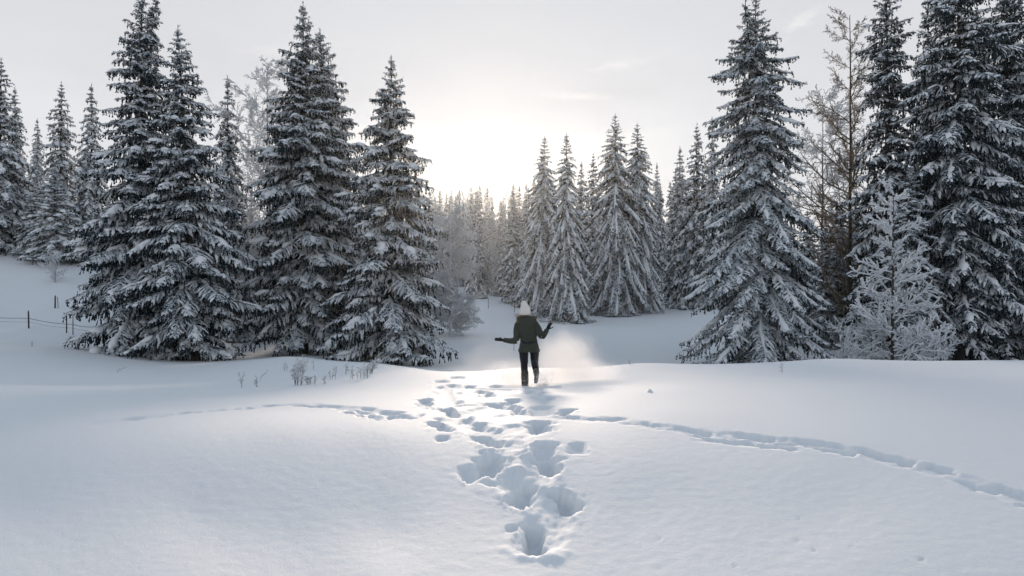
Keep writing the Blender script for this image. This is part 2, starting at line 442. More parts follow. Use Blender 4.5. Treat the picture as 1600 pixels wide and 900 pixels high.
for k in range(60):
    i = rp.integers(0, len(way) - 1); q = way[i] + (way[i + 1] - way[i]) * rp.random()
    sc_ = (q[1] - 560) / 290
    pit(q[0] + rp.normal(0, 38) * (.4 + sc_), q[1] + rp.normal(0, 10) * (.3 + sc_), rp.uniform(10, 26) * (.5 + sc_), rp.uniform(4, 12) * (.4 + sc_), rp.uniform(.02, .055), 0, .7)
for px, py in [(1170, 822), (1188, 820), (1195, 833), (1247, 846), (1310, 846), (1325, 852), (1255, 804), (1240, 810), (1150, 888), (1030, 890), (1440, 873), (1275, 860), (1035, 842)]:
    pit(px, py, 7, 3, .016, 0, .3)


def snow_detail(X, Y):
    dz = np.zeros_like(X)
    mess = np.zeros_like(X)
    jx = X + 0.07 * perlin(X / .17, Y / .17, 11) + 0.03 * perlin(X / .05, Y / .05, 12)
    jy = Y + 0.07 * perlin(X / .19, Y / .19, 13) + 0.02 * perlin(X / .05, Y / .05, 14)
    for ax, ay, bx, by, hw, dp, rim in PITS:
        ex, ey = bx - ax, by - ay; L2 = ex * ex + ey * ey + 1e-9
        reach = hw * 3.4 + 0.15
        lo_x, hi_x = min(ax, bx) - reach, max(ax, bx) + reach; lo_y, hi_y = min(ay, by) - reach, max(ay, by) + reach
        s = np.nonzero((X > lo_x) & (X < hi_x) & (Y > lo_y) & (Y < hi_y))[0]
        if len(s) == 0: continue
        x, y = jx[s] - ax, jy[s] - ay
        q = np.clip((x * ex + y * ey) / L2, 0, 1)
        d = np.hypot(x - q * ex, y - q * ey) / hw
        wall = 1 / (1 + np.exp((d - 0.9) * 5.6))
        hole = -dp * wall * (0.75 + 0.25 * q)
        ringv = rim * dp * 0.20 * np.exp(-((d - 1.35) / 0.28) ** 2) * (1 + 1.1 * perlin(X[s] / .11, Y[s] / .11, 21))
        dz[s] = np.minimum(dz[s], hole) + np.where(dz[s] > -0.02, ringv, ringv * 0.3)
        mess[s] = np.maximum(mess[s], np.exp(-(d / 1.9) ** 2) * min(1, dp / .10) * min(1.0, rim))
    lump = np.abs(perlin(X / .15, Y / .15, 31)) * 0.9 + np.abs(perlin(X / .06, Y / .06, 32)) * 0.6 + .35 * perlin(X / .028, Y / .028, 33) - 0.25
    dz += mess * lump * 0.045
    r = np.hypot(X, Y)
    fine = 0.0026 * perlin(X / .10, Y / .07, 41) + 0.0018 * perlin(X / .035, Y / .03, 42)
    dz += fine * np.clip(1.4 - r / 14, 0.1, 1)
    return dz


def build_ground():
    front = np.radians(np.linspace(-42, 42, 460))
    back = np.radians(np.linspace(43, 317, 92)[1:-1])
    th = np.concatenate([front, back])
    r = np.concatenate([[0.25, 0.6, 1.0, 1.4, 1.8, 2.2, 2.6, 3.0, 3.3], np.exp(np.linspace(math.log(3.5), math.log(19), 250)), np.exp(np.linspace(math.log(19), math.log(900), 90))[1:]])
    TH, RR = np.meshgrid(th, r, indexing='xy')       # rows r, cols th
    X = (np.sin(TH) * RR).ravel(); Y = (np.cos(TH) * RR).ravel()
    Z = base_z(X, Y)
    s = np.nonzero((np.abs(TH.ravel() + 0) < R(43)) & (RR.ravel() < 22))[0]
    Z[s] += snow_detail(X[s], Y[s])
    nr, nc = RR.shape
    V = np.concatenate([np.stack([X, Y, Z], 1), [[0, 0, bz(0, 0.5)]]])
    idx = np.arange(nr * nc).reshape(nr, nc); nx = np.roll(idx, -1, axis=1)
    Fq = np.stack([idx[:-1], idx[1:], nx[1:], nx[:-1]], -1).reshape(-1, 4)
    m = MB(); m.add(V, Fq)
    m.f.append(np.stack([idx[0], nx[0], np.full(nc, nr * nc)], -1)[:, [0, 1, 2]])
    o = m.build('ground', M_SNOW); o['kind'] = 'structure'
    o['label'] = 'smooth deep snow sloping away, trodden with footprints'
    return o


build_ground()

# ------------------------------------------------------------------ spruces
def spruce_parts(seed, H, prof, sp=.085, tl=1.0, tw=.075, e=(35, 2, -16, -24), droop=22, up=22, curtain=.6, gap=.42, nper=6,
                 snow=.4, armsnow=.075, segs=3, sides=3, lean=0.0, rough=(.68, 1.1), leaders=(), azlen=None, tr=None, floor=.12, ridge=False, jz=.34):
    """prof: (height above ground, reach) pairs from the top down. Returns builders for trunk, crown, snow."""
    rg = np.random.default_rng(seed)
    T, Cn, Sn = MB(), MB(), MB()
    ph = np.array([p[0] for p in prof][::-1]); pr = np.array([p[1] for p in prof][::-1])
    bot = ph[0]
    tr = tr or 0.010 * H + 0.03
    k = 14
    zz = np.linspace(-0.4, H, k)
    wob = np.cumsum(rg.normal(0, 0.02, (k, 2)), 0) * np.linspace(0, 1, k)[:, None]
    def axis(z):
        z = np.asarray(z, float)
        return np.stack([np.interp(z, zz, wob[:, 0]) + lean * z / H, np.interp(z, zz, wob[:, 1]), z], -1)
    tp = axis(zz)[None]
    T.addvf(tubes(tp, (tr * np.clip(1.02 - zz / H, 0.02, 1) ** .8 * np.where(zz < 0.2, 1.35, 1))[None], 9))
    def crown(axis_f, top, bottom, reach, e_scale=1.0):
        z = top - 0.12; whorl = 0
        Hc = top - bottom
        arms = []; arads = []
        while z > bottom:
            tt = (top - z) / Hc
            n = max(4, int(round(nper * (0.75 + 0.5 * tt))))
            a0 = rg.uniform(0, 6.28)
            for j in range(n):
                zj = z + rg.uniform(-jz, jz) * gap * (0.5 + tt)
                zj = min(max(zj, bottom), top - .08)
                az = a0 + (j + rg.uniform(-.35, .35)) * 2 * math.pi / n
                rr = reach(zj) * rg.uniform(*rough)
                if rg.random() < .06: rr *= 0.45
                if azlen: rr *= azlen(az, zj)
                L = max(rr, 0.10)
                q = min(1, (top - zj) / Hc)
                e0 = np.interp(q, [0, .16, .5, 1], e) + rg.normal(0, 5)
                dr = droop * np.interp(q, [0, .2, 1], [.1, .8, 1.1]) * rg.uniform(.6, 1.4)
                K = 8
                s = np.linspace(0, 1, K)
                el = np.radians(e0 - dr * np.sin(np.clip(s * 1.5, 0, 1) * math.pi / 2) + (up * np.clip((s - .55) / .45, 0, 1) ** 1.5) * rg.uniform(.3, 1.3))
                aw = az + rg.normal(0, .12) * s + .05 * np.sin(s * 5 + a0)
                dv = np.stack([np.cos(aw) * np.cos(el), np.sin(aw) * np.cos(el), np.sin(el)], 1) / (K - 1)
                L = L * min(1.75, 1.0 / max(.3, math.hypot(*dv[:-1, :2].sum(0))))
                P = axis_f(zj)[None] + np.concatenate([[[0, 0, 0]], np.cumsum(dv[:-1], 0)]) * L
                P[:, 2] = np.where(P[:, 2] < .55, floor + (.55 - floor) * np.exp(np.minimum(0, P[:, 2] - .55) / .6), P[:, 2])
                arms.append(P); arads.append(0.010 + 0.012 * L * (1.05 - s))
                # side twigs
                nt = max(3, int(L / sp))
                ss = np.clip(np.linspace(0.10, 1.0, nt) + rg.uniform(-.5, .5, nt) / nt, .06, 1)
                ss = np.concatenate([ss, ss]); sd_ = np.repeat([1.0, -1.0], nt)
                keep = rg.random(2 * nt) < .93
                ss, sd_ = ss[keep], sd_[keep]
                pos = np.stack([np.interp(ss, s, P[:, i]) for i in range(3)], 1)
                tan = unit(np.stack([np.interp(ss, s, np.gradient(P[:, i])) for i in range(3)], 1))
                lat = unit(np.cross(tan, [0, 0, 1.0])) * sd_[:, None]
                an = np.radians(rg.uniform(28, 72, len(ss)))
                D = unit(tan * np.cos(an)[:, None] + lat * np.sin(an)[:, None] + np.array([0, 0, -1.0]) * (rg.uniform(.0, .40, len(ss)) * curtain)[:, None])
                Lt = tl * np.clip(0.16 + 0.30 * L * (1 - ss) * np.clip(ss * 4, .3, 1), .10, .75) * rg.uniform(.6, 1.25, len(ss))
                sm = min(1.0, .50 + 3.4 * q)
                Lt = Lt * sm
                fv, S, u, v = feathers(pos, D, Lt, sm * tw * rg.uniform(.8, 1.3, len(ss)), curtain * rg.uniform(.15, .6, len(ss)), rg, segs, sides)
                Cn.addvf(fv)
                pk = rg.random(len(ss)) < snow
                if pk.any(): Sn.addvf(tents(S[pk][:, [0, -2, -1]] if segs > 1 else S[pk], u[pk], v[pk], sm * tw * rg.uniform(.5, 1.25, pk.sum()), sm * tw * rg.uniform(.25, .7, pk.sum()), rg))
                # hanging twigs
                nh = int(L / sp * curtain * 1.3)
                if nh:
                    kk = np.minimum((len(ss) * rg.random(nh)).astype(int), len(ss) - 1); fade = 1 - .65 * ss[kk] ** 2
                    pos = S[kk, 0] + (S[kk, -1] - S[kk, 0]) * rg.uniform(0, .95, nh)[:, None]
                    ra = rg.uniform(0, 6.28, nh)
                    D = unit(np.stack([np.cos(ra) * .22 + np.cos(az) * .12, np.sin(ra) * .22 + np.sin(az) * .12, -np.ones(nh)], 1))
                    fv, *_q = feathers(pos, D, fade * sm * tl * np.clip(.20 + .14 * L, .12, .70) * rg.uniform(.4, 1.25, nh), sm * tw * .72 * np.ones(nh), np.full(nh, .2), rg, 2, sides)
                    Cn.addvf(fv, 1)
                if armsnow:
                    for a, b in (((rg.uniform(.05, .2), rg.uniform(.9, 1.0)),) if ridge else ((rg.uniform(.1, .3), rg.uniform(.4, .6)), (rg.uniform(.55, .7), rg.uniform(.85, 1.0)))):
                        if rg.random() < .22 and not ridge: continue
                        si = np.linspace(a, b, 5)
                        Q = np.stack([np.interp(si, s, P[:, i]) for i in range(3)], 1); Q[:, 2] += armsnow * .2
                        Q[1:-1] += rg.normal(0, armsnow * (.2 if ridge else .5), (3, 3)) * [1, 1, .3]
                        Sn.addvf(snow_caps(Q[None], armsnow * min(1.25, .4 + L * .3) * rg.uniform(.5, 1.35), rg))
            z -= gap * (0.55 + 0.6 * tt) * rg.uniform(.75, 1.2)
        Cn.addvf(tubes(np.stack(arms), np.stack(arads), 3))
        # leader shoot
        tpz = np.linspace(0, 1, 4)
        a = axis_f(top); P0 = a[None] + np.stack([0 * tpz, 0 * tpz, -0.9 + tpz * 1.3], 1)
        nn = 14
        zf = rg.uniform(-.8, .3, nn); ra = rg.uniform(0, 6.28, nn)
        D = unit(np.stack([np.cos(ra), np.sin(ra), np.full(nn, .75)], 1))
        fv, *_r = feathers(a[None] + np.stack([0 * zf, 0 * zf, zf], 1), D, rg.uniform(.08, .2, nn), np.full(nn, .035), np.zeros(nn), rg, segs, sides)
        Cn.addvf(fv); Cn.addvf(tubes(P0[None], np.array([[.035, .03, .025, .012]]), 4))
    crown(axis, H, bot, lambda z: np.interp(z, ph, pr))
    for dx, dy, topz, forkz, rmax in leaders:
        def ax2(z, dx=dx, dy=dy, forkz=forkz, topz=topz):
            b = axis(np.minimum(z, H)); f = min(1, max(0, (z - forkz) / (topz - forkz))) ** .6
            return np.array([b[0] + dx * f, b[1] + dy * f, z])
        zl = np.linspace(forkz, topz, 8)
        T.addvf(tubes(np.stack([ax2(z) for z in zl])[None], (tr * .35 * np.linspace(1, .08, 8))[None], 6))
        crown(ax2, topz, forkz + .3, lambda z, topz=topz, forkz=forkz, rmax=rmax: .12 + rmax * (topz - z) / (topz - forkz))
    return T, Cn, Sn


def spruce(label, px, basepy_or_z, d, prof_px, seed, mat=None, group=None, base_px=None, name='spruce_tree', leaders_px=(), **kw):
    """prof_px: (row, half width) pairs in the photo from the tip down; the crown ends at the last row."""
    bx = base_px if base_px is not None else px
    g = at(bx, d); z0 = g[2]
    k = d / F
    prof = [(ZC - (py - HY) * k - z0, hw * k) for py, hw in prof_px]
    prof = [(max(h, .25 + .02 * i), r) for i, (h, r) in enumerate(prof)]
    prof = sorted([(h, r * (1.03 + .14 * min(1, h / max(q[0] for q in prof) * 1.5))) for h, r in prof], key=lambda p: -p[0])
    H = prof[0][0]
    lead = [((lx - px) * k, dy, ZC - (ty - HY) * k - z0, ZC - (fy - HY) * k - z0, rm * k) for lx, dy, ty, fy, rm in leaders_px]
    T, Cn, Sn = spruce_parts(seed, H, prof, lean=(px - bx) * k, leaders=lead, **kw)
    root = thing(name, label, 'spruce', tuple(g), 0, group)
    mt = mat or M_NEEDLE
    T.build('trunk', M_BARK, root); Cn.build('crown', [mt, M_HANG_H if mt is M_NEEDLE_H else M_HANG], root, smooth=False); Sn.build('snow', M_CAP, root)
    return root, H


# the tall snow laden spruces left of the track
CURT = dict(curtain=.8, droop=15, up=10, e=(32, 6, -8, -12), nper=6, gap=.60, sp=.10, tl=1.3, tw=.088, snow=.55, armsnow=.11, rough=(.66, 1.12))
spruce('tallest left spruce with a forked tip and low spreading skirt', 222, 0, 36,
       [(-4, 4), (60, 24), (105, 36), (200, 52), (300, 78), (400, 86), (470, 92), (530, 98), (556, 72)], 11, base_px=215,
       leaders_px=[(240, .3, -2, 90, 16)], **CURT)
spruce('spruce with a thin spire standing against the right side of the forked left spruce', 278, 0, 35,
       [(50, 3), (110, 20), (200, 45), (300, 68), (400, 88), (470, 92), (520, 80), (552, 45)], 12, base_px=306, **CURT)
spruce('tall spruce standing highest between the frosty trees and the track', 468, 0, 40,
       [(12, 3), (60, 16), (110, 36), (200, 58), (300, 80), (400, 92), (480, 86), (520, 70)], 13, base_px=475, floor=.6, **CURT)
spruce('spruce half hidden behind the right shoulder of its taller neighbour', 499, 0, 43,
       [(53, 3), (100, 22), (200, 52), (300, 70), (400, 80), (480, 75), (518, 50)], 14, base_px=532, floor=.6, **CURT)
spruce('snowy spruce nearest the white track, lowest branches nearly touching the snow', 611, 0, 37,
       [(96, 3), (140, 18), (200, 40), (300, 68), (400, 82), (470, 96), (530, 104), (544, 80)], 15, base_px=607, floor=.45, **CURT)
# right stand
spruce('ragged heavily frosted spruce with two tips on the right of the clearing', 1181, 0, 36,
       [(-8, 3), (40, 20), (100, 52), (160, 64), (240, 70), (300, 86), (400, 98), (500, 106), (552, 104), (566, 80)], 16, mat=M_NEEDLE_H, base_px=1185,
       leaders_px=[(1163, -.2, 10, 110, 20)], curtain=.6, droop=24, up=34, rough=(.58, 1.15), e=(30, 2, -18, -24), armsnow=.07, snow=.34, tw=.095, sp=.105, nper=6, gap=.52)
spruce('slim dark spruce right of the bare golden larch', 1388, 0, 38,
       [(-16, 6), (40, 30), (120, 42), (200, 34), (260, 46), (330, 64), (420, 66), (520, 62), (560, 50)], 17, mat=M_NEEDLE_D, rough=(.5, 1.12), curtain=.9, droop=20, up=8, e=(30, 4, -10, -16), sp=.11, tw=.09, tl=1.3, nper=6, gap=.68, armsnow=.085, snow=.42)
spruce('broad dark spruce with a bare trunk, its tip above the picture edge', 1497, 0, 36,
       [(-95, 4), (-30, 28), (40, 62), (120, 82), (220, 92), (320, 100), (420, 98), (500, 86), (545, 70)], 18, mat=M_NEEDLE_D, rough=(.5, 1.12), curtain=.95, droop=22, up=8, e=(30, 4, -12, -18), sp=.11, tw=.09, tl=1.3, nper=6, gap=.68, armsnow=.085, snow=.42)
spruce('dark spruce at the right edge leaning its branches over the broad one', 1572, 0, 39,
       [(-60, 5), (20, 36), (100, 60), (200, 66), (300, 74), (420, 82), (520, 80), (556, 60)], 19, mat=M_NEEDLE_D, rough=(.55, 1.12), curtain=.9, droop=20, up=8, e=(30, 4, -10, -16), sp=.11, tw=.09, tl=1.3, nper=6, gap=.68, armsnow=.085, snow=.42)

# the clean cones across the clearing: steep, straight, hanging branches with snow ridges
CONE = dict(sp=.2, tw=.14, tl=1.15, e=(30, -18, -46, -56), droop=14, up=16, curtain=.35, gap=.62, nper=6, snow=.5, armsnow=.10, rough=(.78, 1.05), ridge=True)
spruce('sunlit pale spruce at the right of the track with its twin in front', 851, 0, 79, [(217, 2), (260, 16), (320, 30), (400, 42), (470, 50), (486, 46)], 21, mat=M_NEEDLE, base_px=848, **CONE)
spruce('narrow white ribbed spruce standing forward on the clearing behind the running person', 884, 0, 72, [(213, 2), (270, 17), (340, 30), (420, 43), (480, 52), (496, 48)], 22, mat=M_NEEDLE, base_px=886, **CONE)
r_big, H_big = spruce('tallest spruce of the pair in the middle of the right clearing', 961, 0, 82, [(183, 2), (230, 20), (300, 38), (400, 50), (470, 56), (486, 50)], 23, base_px=966, **CONE)
spruce('right hand spruce of the middle pair, slightly shorter', 996, 0, 84, [(196, 2), (240, 16), (300, 30), (400, 40), (470, 48), (484, 42)], 24, base_px=1000, **CONE)

# ------------------------------------------------------------------ broadleaf trees, larch, shrubs
def grow(paths, rad, per, s0, s1, ang, ratio, K, g, rg, jit=.12, taper=.55, az_bias=None):
    """children of every path; g > 0 bends up, < 0 droops"""
    N, K0, _ = paths.shape
    tot = N * per
    pi = np.repeat(np.arange(N), per)
    s = (np.tile(np.linspace(s0, s1, per), N) + rg.uniform(-.5, .5, tot) * (s1 - s0) / per).clip(0.02, .99)
    f = s * (K0 - 1); i = np.minimum(f.astype(int), K0 - 2); w_ = (f - i)[:, None]
    pos = paths[pi, i] * (1 - w_) + paths[pi, i + 1] * w_
    tan = unit(paths[pi, i + 1] - paths[pi, i])
    rp = rad[pi, i] * (1 - w_[:, 0]) + rad[pi, i + 1] * w_[:, 0]
    Lp = np.linalg.norm(np.diff(paths, axis=1), axis=-1).sum(1)[pi]
    ref = np.where(np.abs(tan[:, 2:3]) > .9, np.array([1., 0, 0]), np.array([0, 0, 1.]))
    u = unit(np.cross(tan, ref)); v = np.cross(u, tan)
    az = rg.uniform(0, 6.283, tot) if az_bias is None else np.where(rg.random(tot) < .5, 0, math.pi) + rg.normal(0, az_bias, tot)
    a = np.radians(rg.uniform(ang[0], ang[1], tot))
    d = unit(tan * np.cos(a)[:, None] + (u * np.cos(az)[:, None] + v * np.sin(az)[:, None]) * np.sin(a)[:, None])
    L = Lp * ratio * (1.05 - taper * s) * rg.uniform(.6, 1.25, tot)
    P = [pos]
    for k in range(K - 1):
        P.append(P[-1] + d * (L / (K - 1))[:, None])
        d = unit(d + np.array([0, 0, g]) / (K - 1) + rg.normal(0, jit, (tot, 3)))
    P = np.stack(P, 1)
    r = np.minimum(rp * .7, rp)[:, None] * np.linspace(1, .35, K)[None]
    return P, r


def woody(seed, H, levels, mats, trunk_r=.1, lean=(0, 0), rmin=.008, crown_name='crown'):
    """levels: list of dicts for grow(); last levels go to the crown mesh"""
    rg = np.random.default_rng(seed)
    K = 12
    z = np.linspace(-.2, H, K)
    wob = np.cumsum(rg.normal(0, .012 * H / 8, (K, 2)), 0)
    P = np.stack([wob[:, 0] + lean[0] * z / H, wob[:, 1] + lean[1] * z / H, z], 1)[None]
    r = (trunk_r * np.linspace(1, .12, K))[None]
    T, Cn = MB(), MB()
    T.addvf(tubes(P, r, 7))
    for lv in levels:
        lv = dict(lv); side = lv.pop('sides', 3); mul = lv.pop('thick', 1.0)
        P, r = grow(P, r, rg=rg, **lv)
        r = np.maximum(r, rmin)
        Cn.addvf(tubes(P, r * mul, side))
    return T, Cn


def woody_thing(name, label, cat, px, d, top_py, seed, levels, mat, bark=None, trunk_r=.1, rmin=.008, group=None, lean=(0, 0)):
    g = at(px, d); H = ZC - (top_py - HY) * d / F - g[2]
    T, Cn = woody(seed, H, levels, None, trunk_r, lean, rmin)
    root = thing(name, label, cat, tuple(g), 0, group)
    T.build('trunk', bark or M_BARK, root); Cn.build('crown', mat, root)
    return root


FROSTY = [dict(per=34, s0=.10, s1=.97, ang=(35, 62), ratio=.42, K=7, g=.25, taper=.80), dict(per=10, s0=.15, s1=.97, ang=(25, 60), ratio=.42, K=5, g=-.1),
          dict(per=8, s0=.1, s1=.98, ang=(25, 65), ratio=.5, K=3, g=-.35), dict(per=3, s0=.15, s1=.98, ang=(25, 60), ratio=.55, K=2, g=-.3)]
woody_thing('frosty_tree', 'bare broadleaf tree white with frost between the two left spruce pairs', 'tree', 415, 47, 105, 31, FROSTY, M_TWIG, trunk_r=.14, rmin=.020)
BUSH = [dict(per=50, s0=.03, s1=.96, ang=(40, 80), ratio=.27, K=7, g=-.35, taper=.5), dict(per=12, s0=.15, s1=.98, ang=(25, 60), ratio=.42, K=5, g=-.7, taper=.3),
        dict(per=9, s0=.1, s1=.98, ang=(25, 60), ratio=.5, K=3, g=-.7), dict(per=3, s0=.1, s1=.98, ang=(20, 50), ratio=.6, K=2, g=-.5)]
woody_thing('frosty_tree', 'rounded grey frosted broadleaf tree overhanging the track from the left', 'tree', 704, 55, 330, 32, BUSH, M_TWIG, bark=M_TWIG, trunk_r=.10, rmin=.023)
LARCH = [dict(per=50, s0=.12, s1=.985, ang=(48, 70), ratio=.29, K=7, g=.45, taper=.85), dict(per=11, s0=.15, s1=.98, ang=(25, 55), ratio=.34, K=5, g=.05),
         dict(per=8, s0=.08, s1=.98, ang=(30, 65), ratio=.42, K=3, g=-.2), dict(per=3, s0=.2, s1=.98, ang=(30, 65), ratio=.55, K=2, g=-.2)]
woody_thing('larch_tree', 'tall bare larch with thin golden brown twigs between dark spruces', 'larch', 1328, 44, 24, 33, LARCH, M_LARCH, trunk_r=.17, rmin=.009)
SAP = [dict(per=52, s0=.06, s1=.97, ang=(50, 76), ratio=.29, K=7, g=.12, taper=.80, thick=1.0), dict(per=9, s0=.15, s1=.97, ang=(25, 50), ratio=.38, K=5, g=.15),
       dict(per=4, s0=.2, s1=.95, ang=(25, 50), ratio=.5, K=4, g=.0)]
woody_thing('bare_sapling', 'small bare sapling thick with white rime before the dark spruces', 'tree', 1393, 33, 285, 34, SAP, M_RIME, bark=M_BARK, trunk_r=.09, rmin=.036)
woody_thing('frosty_tree', 'pale thin frosted tree right behind the two tipped spruce', 'tree', 1284, 52, 150, 35, FROSTY, M_TWIG, trunk_r=.12, rmin=.018)
spruce('young spruce standing close behind the rimed sapling', 1421, 0, 35.2, [(262, 2), (300, 16), (360, 34), (420, 48), (500, 62), (560, 66), (568, 50)], 36, mat=M_NEEDLE_H, sp=.17, e=(35, 0, -20, -30), gap=.5, curtain=.3, tw=.09)
SHRUB = [dict(per=16, s0=.05, s1=.9, ang=(25, 60), ratio=.7, K=5, g=-.2, taper=.3), dict(per=8, s0=.15, s1=.97, ang=(30, 60), ratio=.45, K=4, g=-.1), dict(per=5, s0=.15, s1=.97, ang=(30, 60), ratio=.5, K=3, g=-.1)]
for i, (px, py, d, lab) in enumerate([(1318, 512, 33.4, 'low frosted shrub left of the rimed sapling foot'), (1362, 505, 34.2, 'low frosted shrub in front of the rimed sapling trunk'), (1458, 520, 33.0, 'low frosted shrub right of the rimed sapling foot')]):
    woody_thing('frosty_shrub', lab, 'shrub', px, d, py, 40 + i, SHRUB, M_RIME, trunk_r=.03, rmin=.014, group='frosted shrubs under the right stand')
woody_thing('frosty_shrub', 'small brushy frosted shrub alone on the open left slope', 'shrub', 86, 54, 407, 44, SHRUB, M_TWIG, trunk_r=.03, rmin=.014)

# ------------------------------------------------------------------ farther spruces, shared meshes
def proto(seed, H, prof, mat, name='spruce_tree', **kw):
    T, Cn, Sn = spruce_parts(seed, H, prof, **kw)
    return (T.mesh('trunk', M_BARK), Cn.mesh('crown', [mat, M_HANG_H if mat is M_NEEDLE_H else M_HANG], False), Sn.mesh('snow', M_CAP), H)


MIDP = dict(sp=.25, tw=.15, tl=1.3, gap=.66, nper=6, snow=.4, armsnow=.13)
LOWP = dict(sp=.34, tw=.26, tl=1.4, gap=.85, nper=5, snow=.45, armsnow=.15, segs=2)
MID = [proto(51, 17, [(17, .05), (14, 1.1), (9, 2.3), (4, 3.0), (.6, 2.9)], M_NEEDLE, **MIDP),
       proto(52, 17, [(17, .05), (14.5, .8), (9, 1.7), (4, 2.3), (.6, 2.3)], M_NEEDLE, e=(30, -10, -34, -42), curtain=.5, **MIDP),
       proto(53, 9, [(9, .05), (7.6, 1.0), (5, 2.1), (2.5, 3.0), (.3, 3.2)], M_NEEDLE_H, e=(40, 18, 0, -14), curtain=.2, sp=.2, tw=.14, tl=1.1, gap=.42, nper=6, snow=.5, armsnow=.15)]
LOW = [proto(61, 20, [(20, .05), (16, 1.2), (10, 2.4), (4, 3.1), (.6, 3.0)], M_NEEDLE, **LOWP),
       proto(62, 20, [(20, .05), (16, .9), (10, 1.7), (4, 2.3), (.6, 2.3)], M_NEEDLE_H, e=(30, -15, -40, -50), curtain=.3, **LOWP),
       proto(63, 20, [(20, .05), (16, 1.0), (10, 2.0), (4, 2.7), (.6, 2.6)], M_NEEDLE_H, **LOWP)]


def place(p, label, px, d, top_py, wscale=1.0, group=None, rz=None, lift=0.0):
    g = at(px, d); H = ZC - (top_py - HY) * d / F - g[2] - lift
    s = H / p[3]
    root = thing('spruce_tree', label, 'spruce', (g[0], g[1], g[2] + lift), random.uniform(0, 6.28) if rz is None else rz, group)
    root.scale = (s * wscale, s * wscale, s)
    for nm, me in zip(('trunk', 'crown', 'snow'), p[:3]): link(nm, me, root)
    return root


random.seed(5)
for p, lab, px, d, top, ws in [
    (MID[0], 'dark spruce cut by the left edge of the picture', 0, 60, 96, 1.0),
    (MID[1], 'spruce just right of the one cut by the left edge, half hidden', 24, 64, 140, .95),
    (MID[0], 'round shouldered spruce left of the narrow one on the left hill', 95, 66, 132, .95),
    (MID[1], 'narrow spruce on the left hill touching the forked spruce', 143, 63, 136, 1.0),
    (MID[2], 'short bushy spruce white with snow at the top of the open slope', 86, 59, 262, .95),
    (MID[2], 'shorter bushy spruce growing into the left side of the snow white one', 55, 60, 290, .9),
    (MID[1], 'pale faint spruce seen in the gap on the left hill', 58, 82, 188, .9),
    (MID[1], 'grey spruce with a pointed tip behind the frosty broadleaf tree', 356, 46, 126, .9),
    (MID[0], 'spruce in the dark gap left of the pair of frosty trees', 340, 50, 300, 1.0),
    (MID[0], 'dark spruce closing the gap between the two left pairs', 392, 52, 300, 1.1),
    (MID[0], 'dark spruce filling the gap behind the tall middle left pair', 560, 50, 320, 1.0),
    (MID[1], 'dark spruce standing alone at the end of the white track', 743, 104, 300, .95),
    (MID[1], 'sun washed spruce left of the pale twin spruces', 826, 92, 296, 1.05),
    (MID[0], 'sun washed wide spruce beside the end of the track', 803, 98, 312, .95),
    (MID[1], 'spruce tip between the pale twins and the middle pair', 909, 98, 256, .95),
    (MID[0], 'spruce just left of the middle pair, mostly hidden', 926, 96, 244, .9),
    (MID[1], 'thin spruce tip just right of the middle pair', 1026, 100, 258, .75),
    (MID[1], 'dark narrow spruce right of the clearing, left of its taller twin', 1062, 92, 233, .95),
    (MID[0], 'dark tall spruce at the right end of the clearing', 1089, 86, 198, .85),
    (MID[1], 'spruce tip peeping out left of the two tipped spruce', 1112, 84, 188, .8),
    (MID[0], 'spruce behind the slim dark one, its tip at the top edge', 1450, 43, -2, .72),
    (MID[0], 'spruce cut by the right edge of the picture', 1622, 41, 10, .9),
    (MID[1], 'dark spruce hidden low behind the golden larch', 1338, 50, 300, 1.2),
    (MID[0], 'dark spruce behind the right side of the two tipped spruce', 1262, 48, 330, 1.1),
    (MID[0], 'dark spruce low behind the trunks of the right edge spruces', 1540, 52, 210, 1.1),
    (MID[1], 'dark spruce low between the slim and the broad right spruces', 1440, 54, 230, 1.2),
    (MID[0], 'dark spruce closing the gap under the thin frosted tree', 1292, 46.5, 352, 1.35),
    (MID[1], 'dark spruce just left of the golden larch stem', 1312, 48.5, 318, 1.4),
    (MID[0], 'dark spruce just right of the golden larch stem', 1352, 46, 330, 1.4),
    (MID[0], 'spruce added low behind the forked left spruce to block sun', 232, 68, 318, 1.2),  # added row behind both left pairs: stops sun leaking onto the slope, fills gaps
    (MID[1], 'spruce added low behind the thin spired left spruce to block sun', 292, 72, 320, 1.3),
    (MID[0], 'spruce added low behind the left of the tall middle pair to block sun', 425, 74, 300, 1.2),
    (MID[1], 'spruce added low behind the right of the tall middle pair to block sun', 512, 76, 310, 1.3),
    (MID[0], 'spruce added at the foot of the left hill behind the forked spruce to block sun', 196, 57, 322, 1.3),  # added with the next one to keep a sun streak off the left slope
    (MID[0], 'spruce added low on the left hill just left of the forked spruce to block sun', 172, 61, 300, 1.2),
    (MID[0], 'spruce added low behind the gap of the forked spruce pair to block sun', 262, 59, 330, 1.4),  # this and the next ones added to shade the lit streak left over
    (MID[0], 'spruce added low behind the grey pointed spruce to block sun', 318, 64, 322, 1.4),
    (MID[0], 'spruce added low behind the frosty broadleaf tree to block sun', 362, 70, 316, 1.4),
    (MID[1], 'grey spruce behind the rounded frosted tree by the track', 672, 62, 300, 1.1)]:
    place(p, lab, px, d, top, ws)

